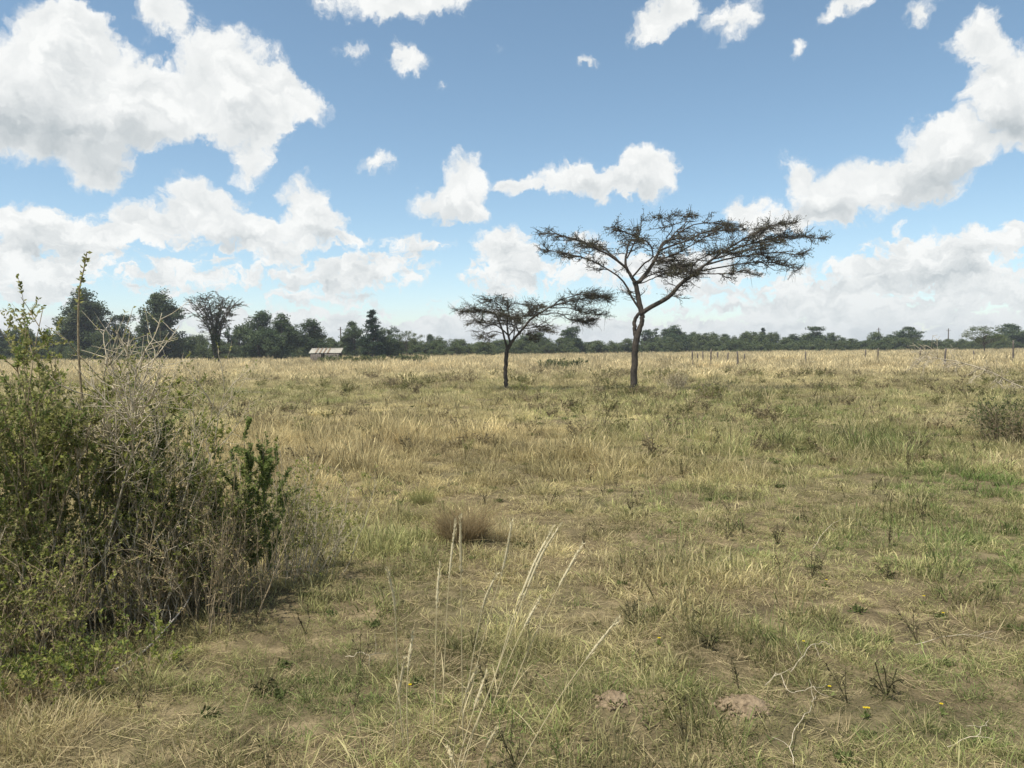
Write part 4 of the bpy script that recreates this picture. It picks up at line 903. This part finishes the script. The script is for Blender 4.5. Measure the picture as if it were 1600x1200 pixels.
# ------------------------------------------------------------------ tall grass stalks in front
def stalks():
    rng = np.random.default_rng(93)
    L = [([(605, 890), (616, 940), (620, 1010), (624, 1090), (632, 1185)], 'pale stalk with hooked seed head at the end of the foreground group'),
         ([(687, 882), (683, 930), (681, 1000), (679, 1080), (676, 1160)], None), ([(719, 808), (720, 870), (721, 960), (722, 1060), (724, 1175)], 'tallest upright stalk with pale knotted seed head'),
         ([(712, 812), (704, 880), (698, 960), (694, 1050), (690, 1120)], None), ([(800, 815), (788, 880), (768, 950), (745, 1040), (728, 1130)], None),
         ([(865, 824), (836, 878), (802, 965), (772, 1060), (736, 1150), (712, 1225)], None), ([(876, 820), (846, 868), (812, 950), (776, 1050), (742, 1140), (720, 1215)], None),
         ([(910, 850), (882, 900), (852, 958), (815, 1040), (785, 1120)], None), ([(776, 897), (757, 940), (744, 1000), (730, 1080), (720, 1150)], None),
         ([(844, 934), (818, 982), (792, 1040), (760, 1130)], None), ([(966, 967), (930, 1012), (882, 1078), (838, 1150), (796, 1225)], 'long straw stalk bent far over towards the soil mounds'),
         ([(645, 990), (637, 1050), (636, 1120), (640, 1210)], None), ([(746, 1042), (728, 1085), (714, 1140), (702, 1225)], None), ([(760, 1052), (740, 1110), (722, 1170), (708, 1235)], None), ([(632, 1030), (622, 1090), (616, 1150), (612, 1200)], None),
         ([(700, 1170), (712, 1200), (716, 1240)], None), ([(775, 1140), (752, 1185), (740, 1235)], None)]
    for i, (pts, lb) in enumerate(L):
        b = ground_at(*pts[-1]); y = b[1]; b[2] = gz(b[0], y)
        n = len(pts); P = catmull([at(px, py, y + .10 * (1 - k / (n - 1)) * (1 if i % 2 else -1)) for k, (px, py) in enumerate(pts)], 6)[::-1]; P[0, 2] = b[2] - .01
        P = P - b; r = empty('grass_stalk', b); tag(r, lb or 'thin leaning straw stalk with slim pale seed head in foreground group', 'grass stalk', 'tall grass stalks in front')
        m = len(P); V, Fq = tubes([(P, np.linspace(.0024, .0016, m))], 5); link('stem', mesh_data('stem', V, [Fq], M_PALE, tint=np.full(len(V), .35 + .3 * rng.random())), r)
        H = resample(P[int(m * .64):], 12); hr = np.array([.6, 1.4, 2.0, 2.3, 2.4, 2.3, 2.4, 2.1, 2.0, 1.6, 1.0, .3]) * .0023
        V, Fq = tubes([(H, hr)], 6); nb = 110; pos, dr, k, t = spawn(H[None], nb, 0, 1, .45, rng); V2, F2, T2 = leaves(pos, dr, rnd_dir(nb, rng), .021, .0038, rng)
        link('seed_head', mesh_data('seed_head', np.concatenate([V, V2]), [Fq, F2 + len(V)], M_PALE, tint=np.concatenate([np.full(len(V), .75), .5 + .5 * T2])), r)
        for q in range(1):                     # a dry leaf blade low on the stem
            j = int(m * (.12 + .2 * rng.random())); az = rng.random() * 6.28; d0 = np.array([math.cos(az), math.sin(az), .8])
            pp = [P[j]]; d0 = d0 / np.linalg.norm(d0)
            for s_ in range(5): pp.append(pp[-1] + d0 * .035); d0 = d0 + np.array([0, 0, -.12]); d0 = d0 / np.linalg.norm(d0)
            pp = np.array(pp); pp[:, 2] = np.maximum(pp[:, 2], .01); sd_ = np.array([-math.sin(az), math.cos(az), 0]); wv = np.array([.0014, .002, .002, .0018, .0012, .0003])
            V = np.concatenate([pp + sd_ * wv[:, None], pp - sd_ * wv[:, None]]); Fq = np.array([(s_, s_ + 1, s_ + 7, s_ + 6) for s_ in range(5)])
            link('blade', mesh_data('blade', V, [Fq], M_PALE, tint=np.full(len(V), .3)), r)
stalks()

def tussock(px, py, label, seed, h, rad, n, mat, w, tlo=0.0, thi=1.0):
    rng = np.random.default_rng(seed); b = ground_at(px, py); b[2] = gz(b[0], b[1])
    r = empty('grass_tussock', b); tag(r, label, 'grass tussock')
    V, Fq, T = blades(n, rad, h * .4, h, w, .5, .6, rng, segs=4); link('blades', mesh_data('blades', V, [Fq], mat, tint=tlo + (thi - tlo) * T), r)['kind'] = 'stuff'
    V, Fq, T = blades(int(n * .25), rad * .8, h * .25, h * .6, w * 1.2, .7, .9, rng, segs=3); link('dead_base', mesh_data('dead_base', V, [Fq], M_DRYLEAF, tint=T * .5), r)['kind'] = 'stuff'
tussock(722, 848, 'big fountain shaped brown tussock behind the tall foreground stalks', 501, .50, .19, 1300, M_DRYLEAF, .0038, 0, .8)
tussock(660, 785, 'small dark tussock just beyond the big fountain shaped one', 502, .26, .12, 420, M_DULL, .004)
tussock(780, 838, 'pale fine tussock touching the big fountain shaped one', 503, .30, .14, 420, M_STRAW, .0028, 0, .6)
tussock(60, 1150, 'shaggy straw tussock below the low leafy plants', 504, .20, .22, 420, M_STRAW, .0032, 0, .5)
tussock(15, 1110, 'dark brown dead tussock against the shaggy straw one', 505, .24, .16, 350, M_DRYLEAF, .0035)
tussock(1545, 665, 'pale upright tussock growing in front of the dark rounded bush', 506, .55, .16, 260, M_STRAW, .006, 0, .7)
tussock(1470, 672, 'loose golden tussock in open grass near the dark rounded bush', 507, .5, .25, 360, M_STRAW, .006, 0, .6)

# ------------------------------------------------------------------ small herbs, flowers, twigs, soil
def flowers():
    rng = np.random.default_rng(94); pet = mat_leaf('yellow_petal', (.60, .48, .02), (.74, .62, .04), None, .35); cen = mat_leaf('flower_centre', (.40, .24, .02), (.5, .3, .03), None, .1)
    for (px, py, hh, n) in ((1352, 1124, .05, 2), (1471, 1112, .05, 1), (1297, 1090, .05, 1), (1443, 940, .06, 1), (1290, 915, .05, 1), (1476, 965, .05, 1), (1259, 1018, .05, 1), (1030, 1012, .05, 1), (640, 1095, .06, 1)):
        b = ground_at(px, py); v = ray(px, py); b = b + np.array((0, hh * b[1] / CZ * .0, 0)); b[2] = gz(b[0], b[1]); r = empty('flower', b)
        tag(r, 'small yellow daisy like flower low in the short grass', 'flower', 'yellow flowers scattered in the grass')
        for q in range(n):
            off = np.array([.02 * q - .01 * (n - 1), .012 * q, 0]); top = off + np.array([rng.normal() * .008, rng.normal() * .008, hh])
            V, Fq = tubes([(np.array([off * .3, off * .7 + [0, 0, hh * .5], top]), np.array([.0012, .0011, .001]))], 5); link('stem', mesh_data('stem', V, [Fq], M_GREEN, tint=np.full(len(V), .4)), r)
            m = 9; a = np.arange(m) / m * 6.283; d = np.stack([np.cos(a), np.sin(a), np.full(m, .25)], -1); d[:, 1] -= .25
            V, Fq, T = leaves(np.repeat(top[None], m, 0), d, np.tile([0, -.5, 1.], (m, 1)), .010, .006, rng); link('petals', mesh_data('petals', V, [Fq], pet, tint=T), r)
            u = np.arange(6) / 6 * 6.283; V = np.concatenate([top + np.stack([.004 * np.cos(u), .004 * np.sin(u), np.full(6, .002)], -1), [top + [0, 0, .005]]]); link('centre', mesh_data('centre', V, [np.array([(j, (j + 1) % 6, 6) for j in range(6)])], cen, tint=np.full(7, .5)), r)
        m = 10; V, Fq, T = leaves(np.tile([0, 0, .008], (m, 1)), rnd_dir(m, rng, .4), rnd_dir(m, rng, 1), .035, .012, rng); link('leaf_rosette', mesh_data('leaf_rosette', V, [Fq], M_GREEN, tint=T), r)
flowers()
def ground_twigs():
    rng = np.random.default_rng(95)
    data = [([(1195, 1085), (1215, 1078), (1235, 1100), (1262, 1096), (1300, 1075)], 'pale curved dead twig lying beside the yellow flowers'), ([(1235, 1062), (1262, 1035), (1290, 1020), (1310, 1030)], 'thin arched dead twig lying in short dry grass'),
            ([(1240, 1200), (1235, 1175), (1262, 1130), (1275, 1095)], 'bent bleached twig rising near the red soil mound'), ([(540, 1038), (565, 1042), (590, 1040), (608, 1030)], 'short pale straw twig on green grass by the stalks'),
            ([(1270, 860), (1300, 830), (1330, 815), (1360, 838)], 'forked grey dead twig on the worn bare patch'), ([(1430, 1010), (1500, 1002), (1560, 1000)], 'long straight straw lying flat on dry grass'),
            ([(1090, 905), (1130, 880), (1160, 872)], 'small slanting straw twig in the trampled grass'), ([(1480, 1170), (1530, 1160), (1545, 1130)], 'kinked pale twig in the green corner patch')]
    for pts, lb in data:
        Q = np.array([ground_at(*p) for p in pts]); Q[:, 2] = gz(Q[:, 0], Q[:, 1]) + .035 + .03 * rng.random(len(Q)); Q[0, 2] -= .03; Q[-1, 2] -= .03
        b = Q[0].copy(); P = catmull(Q - b, 5); P[1:-1] += rng.normal(size=P[1:-1].shape) * .006; r = empty('dead_twig', b); tag(r, lb, 'twig')
        V, Fq = tubes([(P, np.linspace(.0022, .0011, len(P)))], 5); link('shaft', mesh_data('shaft', V, [Fq], M_TWIG_GREY, smooth=True), r)
        for q in range(2):
            i = 2 + int((len(P) - 4) * rng.random()); d = rnd_dir(1, rng, .5); S = grow(P[i][None], d, .07 + .06 * rng.random(), 4, .2, 0, rng)
            V, Fq = tubes([(S, taper(1, 5, .0016, .0008))], 4); link('side_twig', mesh_data('side_twig', V, [Fq], M_TWIG_GREY), r)
ground_twigs()
def wilted():
    rng = np.random.default_rng(96); mat = mat_leaf('wilted_leaf', (.06, .056, .03), (.11, .10, .05), (.17, .145, .075), .25)
    for (px, py, lb, h) in ((1386, 1085, 'dark wilted herb with drooping pods beside two yellow flowers', .16), (985, 975, 'dark wilted herb with hooked tips past the bent straw stalk', .17), (1135, 842, 'dark wilted herb clump in the middle of worn grass', .16),
                            (1268, 905, 'tall dark wilted herb on the bare patch', .22), (1215, 850, 'dark wilted herb next to a tiny straw twig', .14), (1385, 900, 'small dark wilted herb near the forked grey twig', .13), (410, 1080, 'dark curled herb in the green patch beside the stick', .10), (1110, 1020, 'bushy dark wilted herb above the red soil mound', .12)):
        b = ground_at(px, py); b[2] = gz(b[0], b[1]); r = empty('wilted_herb', b); tag(r, lb, 'herb')
        n = 7; a = rng.random(n) * 6.283; P = grow(np.zeros((n, 3)), np.stack([np.cos(a) * .5, np.sin(a) * .5, np.ones(n)], -1), h * (.7 + .6 * rng.random(n)), 8, .10, -.02, rng)
        P[:, 5:, 2] -= np.array([.01, .03, .06, .1])[None] * h * 3 * rng.random(n)[:, None]; P[:, :, 2] = np.maximum(P[:, :, 2], -.005)
        V, Fq = tubes([(P, taper(n, 9, .002, .0035))], 5); link('stems', mesh_data('stems', V, [Fq], mat, tint=np.repeat(rng.random(n), 45), smooth=True), r)
        m = 60; pos, dr, k, t = spawn(P, m, .3, 1, .9, rng); V, Fq, T = leaves(pos, dr - np.array([0, 0, .6]), rnd_dir(m, rng, .5), .03, .009, rng); link('leaf_cluster', mesh_data('leaf_cluster', V, [Fq], mat, tint=T), r)['kind'] = 'stuff'
wilted()
def soil_mounds():
    rng = np.random.default_rng(97); mat = mat_bark('red_soil', (.12, .088, .055), (.30, .225, .14), 30, .8, 1, 1.0)
    ico = [(0, 0, 1), (.894, 0, .447), (.276, .851, .447), (-.724, .526, .447), (-.724, -.526, .447), (.276, -.851, .447), (.724, .526, -.447), (-.276, .851, -.447), (-.894, 0, -.447), (-.276, -.851, -.447), (.724, -.526, -.447), (0, 0, -1)]
    fi = np.array([(0, 1, 2), (0, 2, 3), (0, 3, 4), (0, 4, 5), (0, 5, 1), (1, 6, 2), (2, 7, 3), (3, 8, 4), (4, 9, 5), (5, 10, 1), (2, 6, 7), (3, 7, 8), (4, 8, 9), (5, 9, 10), (1, 10, 6), (6, 11, 7), (7, 11, 8), (8, 11, 9), (9, 11, 10), (10, 11, 6)])
    for (px, py, rr, n, lb) in ((958, 1112, .10, 90, 'small crumbly mound of pale dug soil below the bent straw stalk'), (1165, 1128, .14, 170, 'larger reddish mound of crumbled soil beside the pale twigs')):
        b = ground_at(px, py); b[2] = gz(b[0], b[1]); V = []; Fs = []
        # low dome
        u = np.linspace(0, 1, 9); a = np.arange(22) / 22 * 6.283; A, U = np.meshgrid(a, u); wob = 1 + .25 * np.sin(A * 3 + 1) * .6 + .12 * np.sin(A * 7)
        X = rr * U * wob * np.cos(A); Y = rr * U * wob * np.sin(A) * .8; Z = gz(b[0] + X, b[1] + Y) - b[2] + .035 * (1 - U ** 1.5) + .012 * rng.random(X.shape) * (1 - U) - .012 * U
        V.append(np.stack([X, Y, Z], -1).reshape(-1, 3)); idx = np.arange(22 * 9).reshape(9, 22); q0 = idx[:-1]; q1 = np.roll(q0, -1, 1); q3 = idx[1:]; q2 = np.roll(q3, -1, 1); quads = np.stack([q0, q1, q2, q3], -1).reshape(-1, 4); base = 22 * 9
        for i in range(n):
            ra = rr * 1.1 * rng.random() ** .6; an = rng.random() * 6.283; s = (.003 + .010 * rng.random() ** 3); c = np.array([ra * math.cos(an), ra * math.sin(an) * .8, 0]); c[2] = gz(b[0] + c[0], b[1] + c[1]) - b[2] + .03 * max(0, 1 - ra / rr) + s * .3
            V.append(np.array(ico) * s * (.7 + .6 * rng.random((12, 1))) + c); Fs.append(fi + base); base += 12
        o = link('soil_mound', mesh_data('soil_mound', np.concatenate(V), [quads, np.concatenate(Fs)], mat), loc=b); tag(o, lb, 'soil mound')
soil_mounds()
def herb_cover():
    rng = np.random.default_rng(98); coll = bpy.data.collections.new('herb_shapes')
    for k in range(5):                                       # 0-4 dark thin stalks
        n = 4; a = rng.random(n) * 6.283; P = grow(np.zeros((n, 3)), np.stack([np.cos(a) * .3, np.sin(a) * .3, np.ones(n)], -1), .14 + .16 * rng.random(n), 6, .09, .0, rng); V, Fq = tubes([(P, taper(n, 7, .0022, .0014))], 4)
        m = 36; pos, dr, kk, t = spawn(P, m, .35, 1, .8, rng); V2, F2, T2 = leaves(pos, dr, rnd_dir(m, rng, .5), .028, .009, rng); proto(coll, 'a%d' % k, [(V, Fq, np.full(len(V), .3)), (V2, F2, T2 * .7)], MG)
    for k in range(4):                                       # 5-8 small leafy rosettes
        m = 60; V, Fq, T = leaves(rng.normal(size=(m, 3)) * np.array([.03, .03, .0]) + [0, 0, .01], rnd_dir(m, rng, .7), rnd_dir(m, rng, 1), .035, .014, rng, .15); proto(coll, 'b%d' % k, [(V, Fq, T * .7)], MG)
    for k in range(3):                                       # 9-11 lone seed stalks
        V, Fq, T = blades(5, .03, .22, .42, .0034, .3, .12, rng, head=1.0, segs=5); proto(coll, 'c%d' % k, [(V, Fq, .5 + .5 * T)], MG)
    n = 1500; y = np.sqrt(2.2 ** 2 + (24 ** 2 - 2.2 ** 2) * rng.random(n) ** 1.25); x = (rng.random(n) * 2 - 1) * (.72 * y + 1.2); g, b, dk, h = fields(x, y)
    u = rng.random(n); idx = np.where(u < .30, rng.integers(0, 5, n), np.where(u < .74, 5 + rng.integers(0, 4, n), 9 + rng.integers(0, 3, n)))
    keep = (rng.random(n) > b * .6); x, y, g, idx = x[keep], y[keep], g[keep], idx[keep]; n = len(x)
    tone = np.where((idx < 5)[:, None], np.array([.13, .115, .062]), np.where((idx < 9)[:, None], np.array([.15, .18, .065]), np.array([.42, .34, .19]))) * (.7 + .6 * rng.random(n))[:, None]
    s = (.45 + .55 * rng.random(n)) * (1 + .7 * sstep(5, 18, y)); scatter('herb_cover', np.stack([x, y, gz(x, y)], -1), rng.random(n) * 6.283, .2 * rng.random(n), np.stack([s, s, s], -1), idx, tone, coll, 'sparse dark weeds, leafy rosettes and lone seed stalks among the grass', 'weeds')
herb_cover()
def field_weeds():
    rng = np.random.default_rng(99); coll = bpy.data.collections.new('field_weed_shapes')
    for k in range(5):                                       # 0-4 low twiggy clumps
        n = 14; a = rng.random(n) * 6.283; P = grow(rng.normal(size=(n, 3)) * np.array([.05, .05, 0]), np.stack([np.cos(a) * .7, np.sin(a) * .7, np.ones(n)], -1), .16 + .2 * rng.random(n), 5, .14, .0, rng); V, Fq = tubes([(P, taper(n, 6, .005, .003))], 3)
        m = 150; pos, dr, kk, t = spawn(P, m, .2, 1, .9, rng); V2, F2, T2 = leaves(pos, dr, rnd_dir(m, rng, .6), .045, .02, rng); proto(coll, 'a%d' % k, [(V, Fq, np.full(len(V), .4)), (V2, F2, T2 * .85)], MG)
    for k in range(4): proto(coll, 'b%d' % k, [blades(34, .08, .15, .36, .005, .22, .3, rng, head=.4, segs=4)], MG)   # 5-8 pale taller tufts
    n = 1500; y = np.sqrt(11.0 ** 2 + (48.0 ** 2 - 121.0) * rng.random(n) ** 1.1); x = (rng.random(n) * 2 - 1) * (.72 * y + 1.5); k = fbm(x, y, .22, 3, 93)
    keep = rng.random(n) < sstep(.38, .62, k) + .15; x, y = x[keep], y[keep]; n = len(x); idx = np.where(rng.random(n) < .6, rng.integers(0, 5, n), 5 + rng.integers(0, 4, n))
    tone = np.where((idx < 5)[:, None], np.where((rng.random(n) < .5)[:, None], np.array([.23, .22, .09]), np.array([.28, .23, .13])), np.array([.56, .46, .25])) * (.7 + .6 * rng.random(n))[:, None]
    s = (.5 + .7 * rng.random(n)) * (1 + .5 * sstep(15, 40, y)); scatter('field_weeds', np.stack([x, y, gz(x, y)], -1), rng.random(n) * 6.283, .2 * rng.random(n), np.stack([s * 1.3, s * 1.3, s], -1), idx, tone, coll, 'scattered dull weed clumps and pale tufts across the middle field', 'weeds')
field_weeds()

# ------------------------------------------------------------------ air
def haze():
    V, Fq = box(-900, 900, -300, 900, -1.2, 16.0)
    m = bpy.data.materials.new('haze_air'); m.use_nodes = True; N = m.node_tree.nodes; N.clear(); L = m.node_tree.links
    pv = N.new('ShaderNodeVolumePrincipled'); pv.inputs['Color'].default_value = (.86, .92, 1.0, 1); pv.inputs['Density'].default_value = .0005; pv.inputs['Anisotropy'].default_value = .2
    o = N.new('ShaderNodeOutputMaterial'); L.new(pv.outputs[0], o.inputs['Volume'])
    tag(link('haze', mesh_data('haze', V, [Fq], m)), 'thin pale midday haze over the whole field', 'haze', kind='stuff')
haze()
